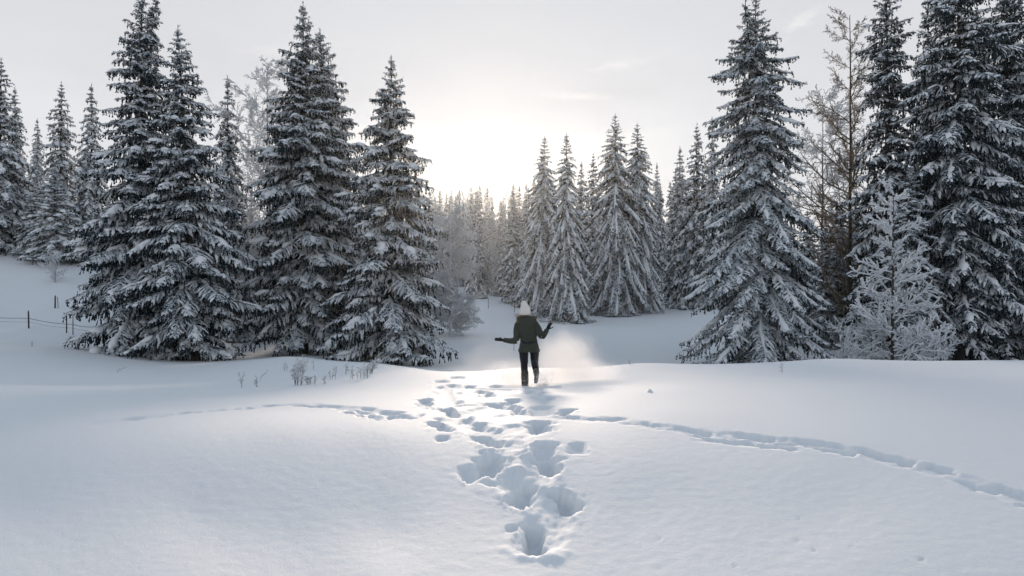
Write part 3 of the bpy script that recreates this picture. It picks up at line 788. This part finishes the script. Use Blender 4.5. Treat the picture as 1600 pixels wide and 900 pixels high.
# far forest beyond the clearing
SKY = ([0, 60, 150, 200, 340, 400, 560, 650, 700, 760, 800, 850, 1000, 1120, 1250, 1350, 1600], [230, 230, 260, 330, 300, 300, 310, 292, 280, 288, 290, 266, 275, 250, 330, 320, 270])
far_lab = 'distant frosty spruce in the hazy wood beyond the end of the track'
far_r = 'distant spruce in the wood behind the right clearing'
far_l = 'spruce of the dark wood behind the left stand'
fr = np.random.default_rng(77)
def far(px, d, py, lab, grp):
    place(MID[fr.integers(0, 2)] if d < 66 else LOW[fr.integers(0, 3)], lab, px, d, py, fr.uniform(.85, 1.15), grp, rz=fr.uniform(0, 6.28))
for px in np.linspace(655, 822, 15): far(px + fr.uniform(-4, 4), fr.uniform(120, 150), np.interp(px, *SKY) + fr.uniform(22, 62), far_lab, 'distant frosty spruces beyond the track')
for px in np.linspace(700, 836, 10): far(px + fr.uniform(-4, 4), fr.uniform(108, 126), np.interp(px, *SKY) + fr.uniform(34, 80), far_lab, 'distant frosty spruces beyond the track')
for px in np.linspace(660, 840, 22): far(px + fr.uniform(-4, 4), fr.uniform(165, 230), np.interp(px, *SKY) + fr.uniform(-2, 26), far_lab, 'distant frosty spruces beyond the track')
for px in np.linspace(850, 1130, 15): far(px + fr.uniform(-6, 6), fr.uniform(100, 130), np.interp(px, *SKY) + fr.uniform(10, 60), far_r, 'distant spruces behind the right clearing')
for px in np.linspace(-40, 140, 9): far(px + fr.uniform(-8, 8), fr.uniform(66, 78), np.interp(px, *SKY) + fr.uniform(5, 50), far_l, 'spruces of the wood behind the left stand')
for px in np.linspace(165, 655, 26): far(px + fr.uniform(-8, 8), fr.uniform(49, 62), np.interp(px, *SKY) + fr.uniform(5, 50), far_l, 'spruces of the wood behind the left stand')
for px in np.linspace(1030, 1640, 30): far(px + fr.uniform(-8, 8), fr.uniform(47, 64) if px > 1220 else fr.uniform(96, 112), np.interp(px, *SKY) + fr.uniform(5, 60), 'spruce of the dark wood behind the right stand', 'spruces of the wood behind the right stand')
FARB = [dict(per=22, s0=.15, s1=.95, ang=(25, 55), ratio=.42, K=5, g=.1, taper=.85), dict(per=7, s0=.2, s1=.97, ang=(25, 60), ratio=.45, K=4, g=0), dict(per=7, s0=.15, s1=.97, ang=(25, 60), ratio=.5, K=3, g=-.1)]
tb, cb = woody(71, 14, FARB, None, .15, rmin=.035)
tbm, cbm = tb.mesh('trunk', M_BARK), cb.mesh('crown', M_TWIG)
for px, d, py in [(676, 150, 306), (724, 160, 302), (758, 185, 298), (790, 200, 304), (735, 210, 296)]:
    g = at(px, d); H = ZC - (py - HY) * d / F - g[2]
    root = thing('frosty_tree', 'distant bare frosted broadleaf tree among the hazy spruces', 'tree', tuple(g), px, 'distant frosted broadleaf trees'); root.scale = (H / 14 * .8, H / 14 * .8, H / 14)
    link('trunk', tbm, root); link('crown', cbm, root)

# ------------------------------------------------------------------ posts, fence, stalks
M_POST = plain('weathered_wood', (.045, .038, .034), (.09, .075, .06), 30, bump=.4)
M_RED = plain('red_marker_paint', (.28, .07, .06), (.34, .12, .10), 30)
M_WIRE = plain('dark_wire', (.05, .05, .055))
M_STALK = frosted('dry_stalk', (.12, .09, .07), (.20, .155, .12), 0.55, 1.1)
M_HEAD = frosted('frosted_seed_head', (.20, .16, .13), (.30, .25, .2), 0.2, .7)


def post(name, label, px, py_top, py_bot, d, w_, mat, lean=.02, group=None, cap=True, cat='post'):
    g = at(px, d); H = max(.25, ZC - (py_top - HY) * d / F - g[2])
    root = thing(name, label, cat, tuple(g), rng.uniform(0, 6), group); w_ *= .5
    m = MB(); z = np.linspace(-.25, H, 6)
    m.addvf(tubes(np.stack([lean * z, 0 * z, z], 1)[None], (w_ * np.array([1.05, 1, 1.02, .97, .98, .9]))[None], 7))
    m.addvf(tubes(np.array([[[lean * H, 0, H], [lean * H, 0, H + .005]]]), np.array([[w_ * .9, .001]]), 7))
    m.build('stake', mat, root)
    if cap:
        c = MB(); hh = np.linspace(0, .09, 5)
        c.addvf(tubes(np.stack([lean * H + 0 * hh, 0 * hh, H + hh], 1)[None], (w_ * np.array([1.1, 1.25, 1.1, .75, .02]))[None], 8)); c.build('snow', M_CAP, root)
    return root, H


GP = 'fence posts on the left slope'
post('fence_post', 'thick dark fence post carrying the wire at the left edge', 45, 486, 506, 42, .09, M_POST, group=GP)
post('fence_post', 'stout leaning post higher on the left slope', 86, 462, 472, 48, .10, M_POST, .12, GP)
post('fence_post', 'thin leaning stick beside the stout post', 91, 464, 472, 48, .04, M_POST, .1, GP, False)
post('fence_post', 'short post beside the forked spruce branches on the slope', 147, 453, 463, 49, .08, M_POST, .1, GP)
post('marker_stake', 'thin reddish marker stake standing on the left slope', 121, 455, 482, 45, .045, M_RED, 0, None, False, 'stake')
post('fence_post', 'stubby post with a snow cap left of the thin wire post', 104, 489, 503, 41, .07, M_POST, .02, GP)
post('fence_post', 'thin tall post where the wire ends near the forked spruce', 114, 482, 505, 40.5, .05, M_POST, 0, GP, False)
post('marker_stake', 'lone thin stake low on the left snow', 50, 536, 560, 33, .03, M_POST, 0, None, False, 'stake')
post('fence_post', 'tiny dark post left of the track end', 763, 466, 476, 88, .07, M_POST, .02, 'small posts on the track')
post('fence_post', 'tiny dark post beside the hat of the running person', 804, 464, 478, 84, .08, M_POST, 0, 'small posts on the track')
post('marker_stake', 'thin dry stick in the snow left of the person', 803, 535, 552, 45, .03, M_POST, 0, None, False, 'stake')
# wire
w0 = at(-60, 43); w1 = at(45, 42); w2 = at(114, 40.5); w3 = at(150, 40)
mw = MB()
for off in (0.0, -.22):
    pts = np.array([w0 + [0, 0, .35], w1 + [0, 0, .62], w2 + [0, 0, .62], w3 + [0, 0, .66]]); pts[:, 2] += off
    ts = np.linspace(0, 3, 40); P = np.stack([np.interp(ts, range(4), pts[:, i]) for i in range(3)], 1)
    P[:, 2] -= .07 * np.abs(np.sin(ts * math.pi))
    mw.addvf(tubes(P[None], np.full((1, 40), .014 if off == 0 else .007), 4))
o = mw.build('fence_wire', M_WIRE); o['label'] = 'dark sagging fence wire along the left slope'; o['category'] = 'wire'


def weed(label, px, py, hpx, seed, nst=3, spread=.15, heads=True, lean=0.0, group='dry stalks on the snow crest', d=None, thick=1.0):
    if d is None: h0 = hit(px, py, 4, 40); x, d = h0
    else: x = (px - CX) / F * d
    g = (x, d, bz(x, d)); H = hpx / F * d
    rg = np.random.default_rng(seed)
    root = thing('dry_weed', label, 'weed', g, 0, group); thick *= .72
    for i in range(nst):
        K = 7; s = np.linspace(0, 1, K)
        h = H * rg.uniform(.6, 1.05); a = rg.uniform(0, 6.28); b = rg.uniform(0, .25) * h
        off = np.array([rg.normal(0, spread), rg.normal(0, spread * .6)])
        P = np.stack([off[0] + (np.cos(a) * b + lean * h) * s ** 2, off[1] + np.sin(a) * b * s ** 2, -.06 + (h + .06) * (s - .12 * abs(lean) * s ** 3)], 1)[None]
        r = thick * .007 * np.linspace(1.1, .5, K)[None]
        m = MB(); m.addvf(tubes(P, r, 4))
        Pb, rb = grow(P, r, 5, .35, .95, (25, 55), .25, 3, .3, rg)
        m.addvf(tubes(Pb, np.maximum(rb, .0035), 3)); m.build('stem', M_STALK, root)
        if heads:
            hm = MB(); tips = np.concatenate([P[:, -1], Pb[:, -1]])
            D = unit(rg.normal(0, 1, (len(tips) * 3, 3)) * [.6, .6, .4] + [0, 0, .6])
            fv, *_q = feathers(np.repeat(tips, 3, 0), D, rg.uniform(.04, .09, len(D)) * thick, np.full(len(D), .022) * thick, np.full(len(D), .3), rg)
            hm.addvf(fv); hm.build('seed_head', M_HEAD, root, False)
    return root


weed('tallest clump of dark frosted stalks on the snow crest', 466, 602, 36, 1, 7, .05, thick=1.7)
weed('low tangled brown weed right of the tallest stalk clump', 489, 601, 12, 2, 6, .14, thick=1.2)
weed('pair of thin stalks left of the tallest clump', 450, 580, 14, 3, 3, .16)
weed('thin stalks at the left end of the weed patch', 378, 606, 22, 4, 2, .04)
weed('faint short stalk right of the leftmost weed', 398, 605, 14, 5, 2, .05)
weed('slanting thin stalk left of the tall clump', 406, 595, 20, 6, 1, .02, lean=.7)
weed('short dark stalks in the middle of the weed patch', 523, 593, 18, 7, 3, .06)
weed('single upright stalk with a frosty head in the patch', 541, 586, 20, 8, 1, .02, thick=1.6)
weed('fine frosted grass tuft near the right end of the patch', 562, 592, 20, 9, 8, .12)
weed('feathery white frosted plume at the right end of the weed patch', 578, 584, 20, 10, 5, .05, lean=.5, thick=2.0)
weed('frosted stems behind the tallest clump', 480, 580, 22, 11, 5, .14)
weed('arching dry stalk below the forked left spruce', 182, 582, 12, 12, 1, .01, lean=1.4, group=None, thick=1.6)
weed('bent frosted stalk standing against the dark trunks', 524, 562, 12, 13, 1, .01, lean=-.8, group=None, thick=1.8)
weed('tiny frosted tuft on the crest below the spruce nearest the track', 636, 572, 7, 14, 3, .03, group=None, thick=1.2)
weed('lone thin twig on the crest of the right snow bank', 1223, 582, 13, 15, 1, .01, group=None)
weed('tiny twig on the crest right of the snow spray', 983, 570, 7, 16, 1, .01, group=None)
# lump of snow on the lit bank
m = MB(); h0 = hit(1016, 613); rg0 = np.random.default_rng(3)
zz = np.linspace(-.05, .05, 7); m.addvf(tubes(np.stack([rg0.normal(0, .012, 7), rg0.normal(0, .012, 7), zz], 1)[None], (.5 * np.array([.10, .11, .10, .085, .06, .04, .004]))[None], 9))
o = m.build('snow_lump', M_CAP); o.location = (h0[0], h0[1], bz(*h0)); o['label'] = 'small loose lump of snow on the smooth lit bank'; o['category'] = 'snow lump'

# ------------------------------------------------------------------ person running away
def catmull(P, sub=4):
    P = np.asarray(P, float); Q = np.concatenate([[2 * P[0] - P[1]], P, [2 * P[-1] - P[-2]]]); out = []
    for i in range(1, len(Q) - 2):
        for t_ in np.linspace(0, 1, sub, endpoint=False):
            a, b, c, d = Q[i - 1:i + 3]
            out.append(.5 * (2 * b + (c - a) * t_ + (2 * a - 5 * b + 4 * c - d) * t_ ** 2 + (3 * b - a - 3 * c + d) * t_ ** 3))
    return np.array(out + [P[-1]])


def loft(mb, pts, n=14, ref=(0, 1, 0), sub=4, rib=0, ribamp=0):
    """pts: (x, y, z, half width, half depth) rings, capped"""
    Q = catmull(pts, sub); P = Q[:, :3]; ra = np.maximum(Q[:, 3], .002); rb = np.maximum(Q[:, 4], .002)
    T = unit(np.gradient(P, axis=0)); u = unit(np.cross(np.broadcast_to(np.array(ref, float), T.shape), T)); v = np.cross(T, u)
    a = np.arange(n) * 2 * math.pi / n
    m_ = 1 + ribamp * np.cos(a * rib)
    ring = P[:, None] + u[:, None] * (np.cos(a) * m_)[None, :, None] * ra[:, None, None] + v[:, None] * (np.sin(a) * m_)[None, :, None] * rb[:, None, None]
    K = len(P); V = np.concatenate([ring.reshape(-1, 3), P[:1], P[-1:]])
    idx = np.arange(K * n).reshape(K, n); nx = np.roll(idx, -1, 1)
    Fq = np.stack([idx[:-1], nx[:-1], nx[1:], idx[1:]], -1).reshape(-1, 4)
    base = mb.n
    mb.add(V, Fq)
    f1 = np.stack([nx[0], idx[0], np.full(n, K * n)], -1); f2 = np.stack([idx[-1], nx[-1], np.full(n, K * n + 1)], -1)
    mb.f.append(np.concatenate([f1, f2]) + base)


def fused(mb, name, mat, parent, voxel, smooth=4, fold=0.0, fs=.06):
    """one continuous skin grown over the lofts"""
    tmp = mb.build('temporary', mat)
    m1 = tmp.modifiers.new('r', 'REMESH'); m1.mode = 'VOXEL'; m1.voxel_size = voxel
    m2 = tmp.modifiers.new('s', 'SMOOTH'); m2.iterations = smooth; m2.factor = .5
    dg = bpy.context.evaluated_depsgraph_get(); dg.update()
    me = bpy.data.meshes.new_from_object(tmp.evaluated_get(dg)); me.name = name
    old = tmp.data; bpy.data.objects.remove(tmp); bpy.data.meshes.remove(old)
    me.materials.clear(); me.materials.append(mat)
    me.polygons.foreach_set('use_smooth', np.ones(len(me.polygons), bool))
    if fold:
        co = np.empty(len(me.vertices) * 3, np.float32); me.vertices.foreach_get('co', co); co = co.reshape(-1, 3)
        no = np.empty(len(me.vertices) * 3, np.float32); me.vertices.foreach_get('normal', no); no = no.reshape(-1, 3)
        k_ = perlin(co[:, 0] / fs * .7 + co[:, 1] / fs, co[:, 2] / fs + co[:, 0] / fs * .5, 5) + .5 * perlin(co[:, 0] / fs * 2, co[:, 2] / fs * 2.2 + co[:, 1] / fs, 6)
        co = co + no * (k_ * fold)[:, None]
        me.vertices.foreach_set('co', co.ravel())
    me.update()
    return link(name, me, parent)


def hand(mb, wrist, d, nrm, size=1.0, side=1, curl=.5):
    """palm, four unequal bent fingers and a thumb leaving the side of the palm"""
    d = unit(np.array(d, float)); nrm = np.array(nrm, float); nrm = unit(nrm - d * nrm.dot(d)); lat = np.cross(nrm, d) * side
    w_ = np.array(wrist, float); s = size
    def pt(a, b, c): return w_ + (d * a + lat * b + nrm * c) * s
    loft(mb, [(*pt(-.02, 0, 0), .03 * s, .024 * s), (*pt(.02, 0, 0), .036 * s, .020 * s), (*pt(.06, 0, 0), .042 * s, .017 * s), (*pt(.095, 0, 0), .038 * s, .013 * s)], 12, ref=tuple(nrm))
    for k, (b, L) in enumerate([(.030, .068), (.010, .078), (-.010, .072), (-.029, .056)]):
        p = pt(.088, b, 0); dd = unit(d + lat * b * 3); pts = [(*p, .0095 * s, .0095 * s)]
        for j, f in enumerate((.45, .32, .23)):
            dd = unit(dd - nrm * curl * (.35 + .25 * j + .08 * k)); p = p + dd * L * f * s
            r = (.0092, .0085, .0062)[j] * s; pts.append((*p, r, r))
        loft(mb, pts, 8, ref=tuple(lat))
    p = pt(.03, .03, -.004); dd = unit(d * .65 + lat * .75 - nrm * .2); pts = [(*p, .013 * s, .013 * s)]
    for f, r in ((.035, .011), (.028, .0095), (.02, .006)):
        p = p + dd * f * s; pts.append((*p, r * s, r * s)); dd = unit(dd + d * .35 - nrm * .15)
    loft(mb, pts, 8, ref=tuple(nrm))


M_SKIN = plain('skin', (.50, .30, .22), (.55, .34, .26), 30, .5)
M_JACKET = plain('olive_parka_cloth', (.030, .037, .030), (.046, .054, .043), 35, .85, .35, 160)
M_TROUSER = plain('black_trouser_cloth', (.008, .010, .016), (.013, .015, .022), 40, .8, .2, 200)
M_GLOVE = plain('black_glove', (.008, .009, .012), (.014, .015, .018), 60, .7, .3, 200)
M_HAT = plain('white_knit', (.66, .64, .61), (.74, .72, .69), 60, .9, .5, 110)
M_FUR = plain('tan_fur', (.42, .28, .16), (.58, .41, .25), 50, .9)
M_HAIR = plain('blond_hair', (.34, .21, .11), (.46, .30, .16), 40, .55)
M_SCARF = plain('dark_scarf', (.018, .016, .020), (.03, .027, .03), 60, .9, .4, 120)
mB, nB, bB = material('snow_dusted_boot')
coB = obj_co(nB); spB = nB.new('ShaderNodeSeparateXYZ'); nB.l.new(coB, spB.inputs[0])
fB = nB.ramp(nB.math('ADD', nB.noise(coB, 26, 4), nB.math('MULTIPLY', spB.outputs[2], -.55)), .34, .66)
nB.put(bB.inputs['Base Color'], nB.mix(fB, c4(.040, .033, .028), c4(.30, .295, .285)))

PD = 13.2
PX, PZ = (824 - CX) / F * PD, -.465
person = thing('person', 'person in olive hooded parka, white knit hat and black trousers running away through deep snow', 'person', (PX, PD, PZ))
LEFT_UP = [(-.12, 0, 1.25), (-.185, -.02, 1.18), (-.205, -.04, 1.05), (-.213, -.05, .905)]
LEFT_FO = [(-.208, -.05, .90), (-.30, -.02, .893), (-.40, .02, .90), (-.465, .04, .907)]
RIGHT_UP = [(.11, 0, 1.245), (.195, -.03, 1.14), (.25, -.09, 1.03), (.285, -.13, .985)]
RIGHT_FO = [(.28, -.135, .983), (.325, -.07, 1.03), (.365, .0, 1.08), (.38, .03, 1.10)]
L_LEG = [(-.055, 0, .86), (-.070, .0, .68), (-.060, .045, .44), (-.052, .0, .28), (-.046, -.02, .06)]
R_THI = [(.105, 0, .86), (.135, .03, .68), (.143, .085, .44)]
R_SHI = [(.143, .09, .44), (.158, -.09, .37), (.166, -.25, .29)]
def limb(mb, pts, r, n=12, ref=(0, 1, 0)): loft(mb, [(*p, a, a) for p, a in zip(pts, r)], n, ref)

b = MB()     # the body, one continuous skin under the clothes
loft(b, [(.03, 0, .78, .14, .10), (.025, 0, .92, .12, .09), (.01, 0, 1.08, .14, .10), (-.01, 0, 1.22, .155, .095), (-.025, 0, 1.29, .09, .07), (-.035, 0, 1.34, .052, .055), (-.042, .01, 1.40, .052, .058)])
loft(b, [(-.043, .035, 1.375, .035, .04), (-.044, .025, 1.41, .060, .075), (-.045, .02, 1.47, .074, .092), (-.046, .012, 1.53, .076, .095), (-.047, .005, 1.575, .058, .072), (-.047, .0, 1.595, .02, .03)])
loft(b, [(-.044, .105, 1.475, .010, .010), (-.044, .122, 1.455, .013, .014), (-.044, .118, 1.44, .015, .010)], 8)         # nose
loft(b, [(-.064, .095, 1.418, .006, .008), (-.044, .104, 1.418, .012, .008), (-.024, .095, 1.418, .006, .008)], 8)         # mouth
for sx in (-1, 1): loft(b, [(-.045 + sx * .074, .01, 1.43, .008, .012), (-.045 + sx * .083, .005, 1.46, .010, .020), (-.045 + sx * .080, .0, 1.485, .008, .014)], 8)   # ears
limb(b, LEFT_UP, (.055, .048, .043, .038)); limb(b, LEFT_FO, (.038, .038, .032, .026)); limb(b, RIGHT_UP, (.055, .048, .043, .038)); limb(b, RIGHT_FO, (.038, .038, .032, .026))
limb(b, L_LEG, (.085, .078, .055, .048, .036)); limb(b, R_THI, (.085, .078, .056)); limb(b, R_SHI, (.055, .05, .036))
loft(b, [(-.046, -.05, .02, .034, .035), (-.046, .03, .0, .038, .03), (-.046, .13, -.02, .034, .018)], 10, (1, 0, 0))
loft(b, [(.166, -.25, .31, .036, .036), (.160, -.30, .22, .036, .028), (.148, -.32, .14, .030, .016)], 10)
hand(b, (-.465, .04, .907), (-1, .1, .12), (.05, -.6, .8), .88, -1, .18); hand(b, (.385, .035, 1.105), (.42, .15, .9), (-.6, -.75, .2), .88, -1, .4)
body = fused(b, 'body', M_SKIN, person, .009, 3)
for sx in (-1, 1):
    e_ = MB(); loft(e_, [(-.045 + sx * .03, .088, 1.474, .002, .002), (-.045 + sx * .03, .088, 1.480, .011, .011), (-.045 + sx * .03, .088, 1.486, .002, .002)], 8); e_.build('eye', M_SCARF, body)

j = MB()     # parka
loft(j, [(.033, 0, .685, .200, .135), (.033, 0, .70, .205, .14), (.031, 0, .78, .192, .132), (.026, 0, .905, .160, .112), (.018, -.005, 1.02, .172, .122), (.0, -.01, 1.14, .186, .128), (-.008, -.01, 1.22, .180, .12), (-.015, -.01, 1.285, .128, .10), (-.03, 0, 1.345, .085, .085)], 22)
limb(j, LEFT_UP, (.080, .076, .068, .060)); limb(j, LEFT_FO, (.060, .057, .052, .045)); limb(j, RIGHT_UP, (.080, .073, .066, .060)); limb(j, RIGHT_FO, (.060, .056, .050, .045))
loft(j, [(-.165, .06, 1.315, .035, .05), (-.150, -.04, 1.315, .055, .07), (-.085, -.115, 1.300, .065, .085), (-.015, -.135, 1.290, .065, .095), (.065, -.115, 1.300, .065, .085), (.125, -.04, 1.315, .055, .065), (.135, .06, 1.315, .035, .05)], 14, (0, 0, 1))
jk = fused(j, 'parka', M_JACKET, person, .010, 4, .008)
bl = MB(); loft(bl, [(.026, -.003, .898, .166, .122), (.026, -.003, .905, .1675, .1235), (.026, -.003, .917, .167, .123), (.026, -.003, .924, .165, .121)], 26); bl.build('waist_cord', M_JACKET, jk)
hb = MB(); loft(hb, [(.033, 0, .690, .2075, .142), (.033, 0, .700, .211, .146), (.033, 0, .726, .209, .144), (.033, 0, .735, .206, .141)], 26); hb.build('hem', M_JACKET, jk)
fu = MB(); rf = np.random.default_rng(4)      # fur edge of the hood
ta = np.linspace(0, 1, 90)
arc = catmull([(-.175, .07, 1.335), (-.165, -.03, 1.36), (-.10, -.10, 1.375), (-.015, -.125, 1.372), (.07, -.10, 1.372), (.125, -.03, 1.355), (.14, .07, 1.335)], 6)
for rep_ in range(6):
    f_ = ta * (len(arc) - 1); i_ = np.minimum(f_.astype(int), len(arc) - 2); p_ = arc[i_] + (arc[i_ + 1] - arc[i_]) * (f_ - i_)[:, None]
    p_ = p_ + rf.normal(0, .008, p_.shape)
    out = unit(p_ - np.array([-.03, .02, 1.33])); D = unit(out + rf.normal(0, .5, p_.shape))
    keep = rf.random(len(p_)) < np.interp(p_[:, 0], [-.12, -.02], [1, .06])
    fu.addvf(feathers(p_[keep], D[keep], rf.uniform(.02, .05, keep.sum()), np.full(keep.sum(), .009), np.full(keep.sum(), .2), rf)[0])
fu.build('fur_trim', M_FUR, jk, False)
sf = MB(); loft(sf, [(-.035, .0, 1.33, .085, .085), (-.04, .0, 1.37, .082, .085), (-.043, .0, 1.405, .078, .085), (-.044, .005, 1.43, .07, .08)], 16); fused(sf, 'scarf', M_SCARF, person, .01, 2, .006, .03)
hk = MB(); loft(hk, [(-.044, 0, 1.405, .100, .112), (-.044, 0, 1.45, .105, .117), (-.046, 0, 1.50, .102, .113), (-.051, 0, 1.55, .086, .094), (-.057, 0, 1.59, .068, .074), (-.060, 0, 1.61, .058, .062), (-.063, 0, 1.635, .057, .060), (-.064, 0, 1.660, .043, .045), (-.064, 0, 1.674, .010, .010)], 60, rib=20, ribamp=.022)
loft(hk, [(-.044, 0, 1.398, .101, .113), (-.044, 0, 1.405, .109, .121), (-.044, 0, 1.445, .111, .123), (-.044, 0, 1.452, .103, .115)], 60, rib=20, ribamp=.03)
hk.build('beanie', M_HAT, person)
ha = MB(); rh = np.random.default_rng(9)      # hair blown to the left of the neck
for i in range(46):
    x0 = rh.uniform(-.115, -.05); p0 = np.array([x0, rh.uniform(-.07, .05), 1.42])
    q = [p0, p0 + [rh.uniform(-.05, -.015), rh.uniform(-.02, .03), -.06], p0 + [rh.uniform(-.10, -.06), rh.uniform(-.02, .06), -.13], p0 + [rh.uniform(-.135, -.085), rh.uniform(-.01, .09), -.13 - rh.uniform(.04, .16)]]
    Q = catmull(q, 4); ha.addvf(tubes(Q[None], (.0075 * np.linspace(1, .25, len(Q)))[None], 4))
ha.build('hair', M_HAIR, person)
tr_ = MB()
loft(tr_, [(.028, 0, .98, .145, .105), (.03, 0, .86, .165, .12), (.033, 0, .74, .165, .12)], 18)
loft(tr_, [(-.055, 0, .80, .095, .11), (-.070, .0, .68, .092, .103), (-.063, .03, .54, .082, .09), (-.060, .045, .44, .071, .078), (-.056, .02, .34, .066, .072), (-.052, .0, .26, .060, .066)], 16)
loft(tr_, [(.115, 0, .80, .095, .11), (.135, .03, .68, .092, .103), (.140, .06, .55, .080, .088), (.143, .085, .44, .071, .076)], 16)
loft(tr_, [(.143, .10, .46, .066, .06), (.150, .01, .41, .068, .066), (.158, -.10, .37, .062, .062), (.164, -.19, .325, .058, .056)], 16)
fused(tr_, 'trousers', M_TROUSER, person, .011, 4, .009, .05)
bo = MB(); loft(bo, [(-.053, .005, .295, .068, .074), (-.051, .0, .28, .074, .078), (-.048, -.01, .16, .072, .076), (-.046, -.015, .07, .070, .076), (-.045, .0, .01, .058, .085), (-.045, .01, -.06, .05, .10)], 16)
loft(bo, [(-.046, -.07, .0, .050, .05), (-.046, .04, -.02, .056, .045), (-.046, .15, -.04, .048, .03)], 12, (1, 0, 0)); fused(bo, 'boot', mB, person, .01, 3, .006, .04)
bo = MB(); loft(bo, [(.163, -.16, .345, .060, .058), (.165, -.22, .315, .060, .060), (.166, -.265, .285, .050, .056)], 14)
loft(bo, [(.167, -.245, .32, .042, .05), (.164, -.295, .26, .043, .04), (.156, -.32, .19, .043, .030), (.146, -.33, .125, .032, .02)], 12); fused(bo, 'boot', mB, person, .01, 3, .004, .04)
for w_, d_, n_2, cl in (((-.470, .04, .907), (-1, .1, .12), (.05, -.6, .8), .18), ((.387, .038, 1.108), (.42, .15, .9), (-.6, -.75, .2), .4)):
    gm = MB(); hand(gm, w_, d_, n_2, 1.06, -1, cl); fused(gm, 'glove', M_GLOVE, person, .0055, 1)
# ------------------------------------------------------------------ powder thrown up by the runner
def spray(name, label, px, py, d, rad, dens, seed, tilt=0.0):
    x = (px - CX) / F * d; z = ZC - (py - HY) / F * d
    m, n, b_ = material('snow_powder'); n.n.remove(b_)
    co = obj_co(n)
    lenn = n.new('ShaderNodeVectorMath', operation='LENGTH'); n.l.new(co, lenn.inputs[0])
    off = n.vmath('MULTIPLY', n.vmath('ADD', co, (seed * 3.1, seed * 1.7, 0)), (1.5, 1.5, .62))
    nz = n.math('ADD', n.math('MULTIPLY', n.noise(off, 1.9, 3, .55), 1.0), n.math('MULTIPLY', n.noise(off, 7.0, 4, .7), .9))
    f = n.math('SUBTRACT', n.math('ADD', 0.20, n.math('MULTIPLY', nz, 1.05)), n.math('MULTIPLY', lenn.outputs[1], 1.30))
    edge = n.ramp(n.math('SUBTRACT', 1.0, lenn.outputs[1]), 0.0, .3)
    dn = n.math('MULTIPLY', n.math('MULTIPLY', n.ramp(f, 0.05, .95), edge), dens)
    pv = n.new('ShaderNodeVolumePrincipled'); n.put(pv.inputs['Density'], dn); pv.inputs['Color'].default_value = c4(.97, .97, .98); pv.inputs['Anisotropy'].default_value = .42
    n.l.new(pv.outputs[0], n.n['Material Output'].inputs['Volume'])
    lat = np.linspace(-math.pi / 2, math.pi / 2, 10); mb = MB()
    loft(mb, [(0, 0, math.sin(a), max(.01, math.cos(a)), max(.01, math.cos(a))) for a in lat], 18, sub=1)
    o_ = mb.build(name, m); o_.location = (x, d, z); o_.scale = rad; o_.rotation_euler = (0, tilt, 0)
    o_['kind'] = 'stuff'; o_['label'] = label; o_['category'] = 'snow spray'
    rg = np.random.default_rng(seed); N = 3200
    p = rg.normal(0, .42, (N, 3)); p = p[np.linalg.norm(p, axis=1) < .95] * rad + np.array([x, d, z])
    return p
pts = [spray('snow_spray', 'high plume of powder snow kicked up right of the runner', 882, 567, 13.3, (.95, .5, .86), 2.0, 1, -.35),
       spray('snow_spray', 'low cloud of powder snow left of the running legs', 797, 588, 13.4, (.72, .45, .46), 1.8, 2),
       spray('snow_spray', 'low drift of flying powder right of the plume', 918, 583, 13.5, (.95, .5, .38), 1.8, 3),
       spray('snow_spray', 'puff of snow thrown up behind the lifted boot', 848, 594, 12.85, (.32, .25, .28), 1.0, 4)]
P_ = np.concatenate(pts); P_ = P_[P_[:, 2] > base_z(P_[:, 0], P_[:, 1]) - .02]
rg_ = np.random.default_rng(6); sz = (.003 + .009 * rg_.random(len(P_)) ** 3)[:, None]
q0 = unit(rg_.normal(0, 1, (len(P_), 3))); q1 = unit(rg_.normal(0, 1, (len(P_), 3))); q2 = unit(rg_.normal(0, 1, (len(P_), 3)))
Vv = np.stack([P_, P_ + q0 * sz, P_ + q1 * sz, P_ + q2 * sz], 1); ix = (np.arange(len(P_)) * 4)[:, None, None] + np.array([[0, 1, 2], [0, 2, 3], [0, 3, 1], [1, 3, 2]])[None]
mb = MB(); mb.add(Vv, ix.reshape(-1, 3)); o = mb.build('snow_grains', M_CAP, None, False); o['kind'] = 'stuff'; o['label'] = 'loose snow grains flying around the runner'; o['category'] = 'snow grains'
# ------------------------------------------------------------------ winter haze
hm = bpy.data.materials.new('haze_air'); hm.use_nodes = True; hn = NT(hm.node_tree); hn.n.remove(hn.n['Principled BSDF'])
hv = hn.new('ShaderNodeVolumePrincipled'); hv.inputs['Color'].default_value = c4(.96, .93, .86); hv.inputs['Density'].default_value = .00015; hv.inputs['Anisotropy'].default_value = .8
hn.l.new(hv.outputs[0], hn.n['Material Output'].inputs['Volume'])
mb = MB(); x0, x1, y0, y1, z0, z1 = -930., 930., -930., 930., -5.6, 33.
Vh = np.array([[x, y, z] for x in (x0, x1) for y in (y0, y1) for z in (z0, z1)])
mb.add(Vh, [[0, 1, 3, 2], [4, 6, 7, 5], [0, 4, 5, 1], [2, 3, 7, 6], [0, 2, 6, 4], [1, 5, 7, 3]])
o = mb.build('haze', hm, None, False); o['kind'] = 'stuff'; o['label'] = 'thin winter haze filling the whole valley'; o['category'] = 'haze'
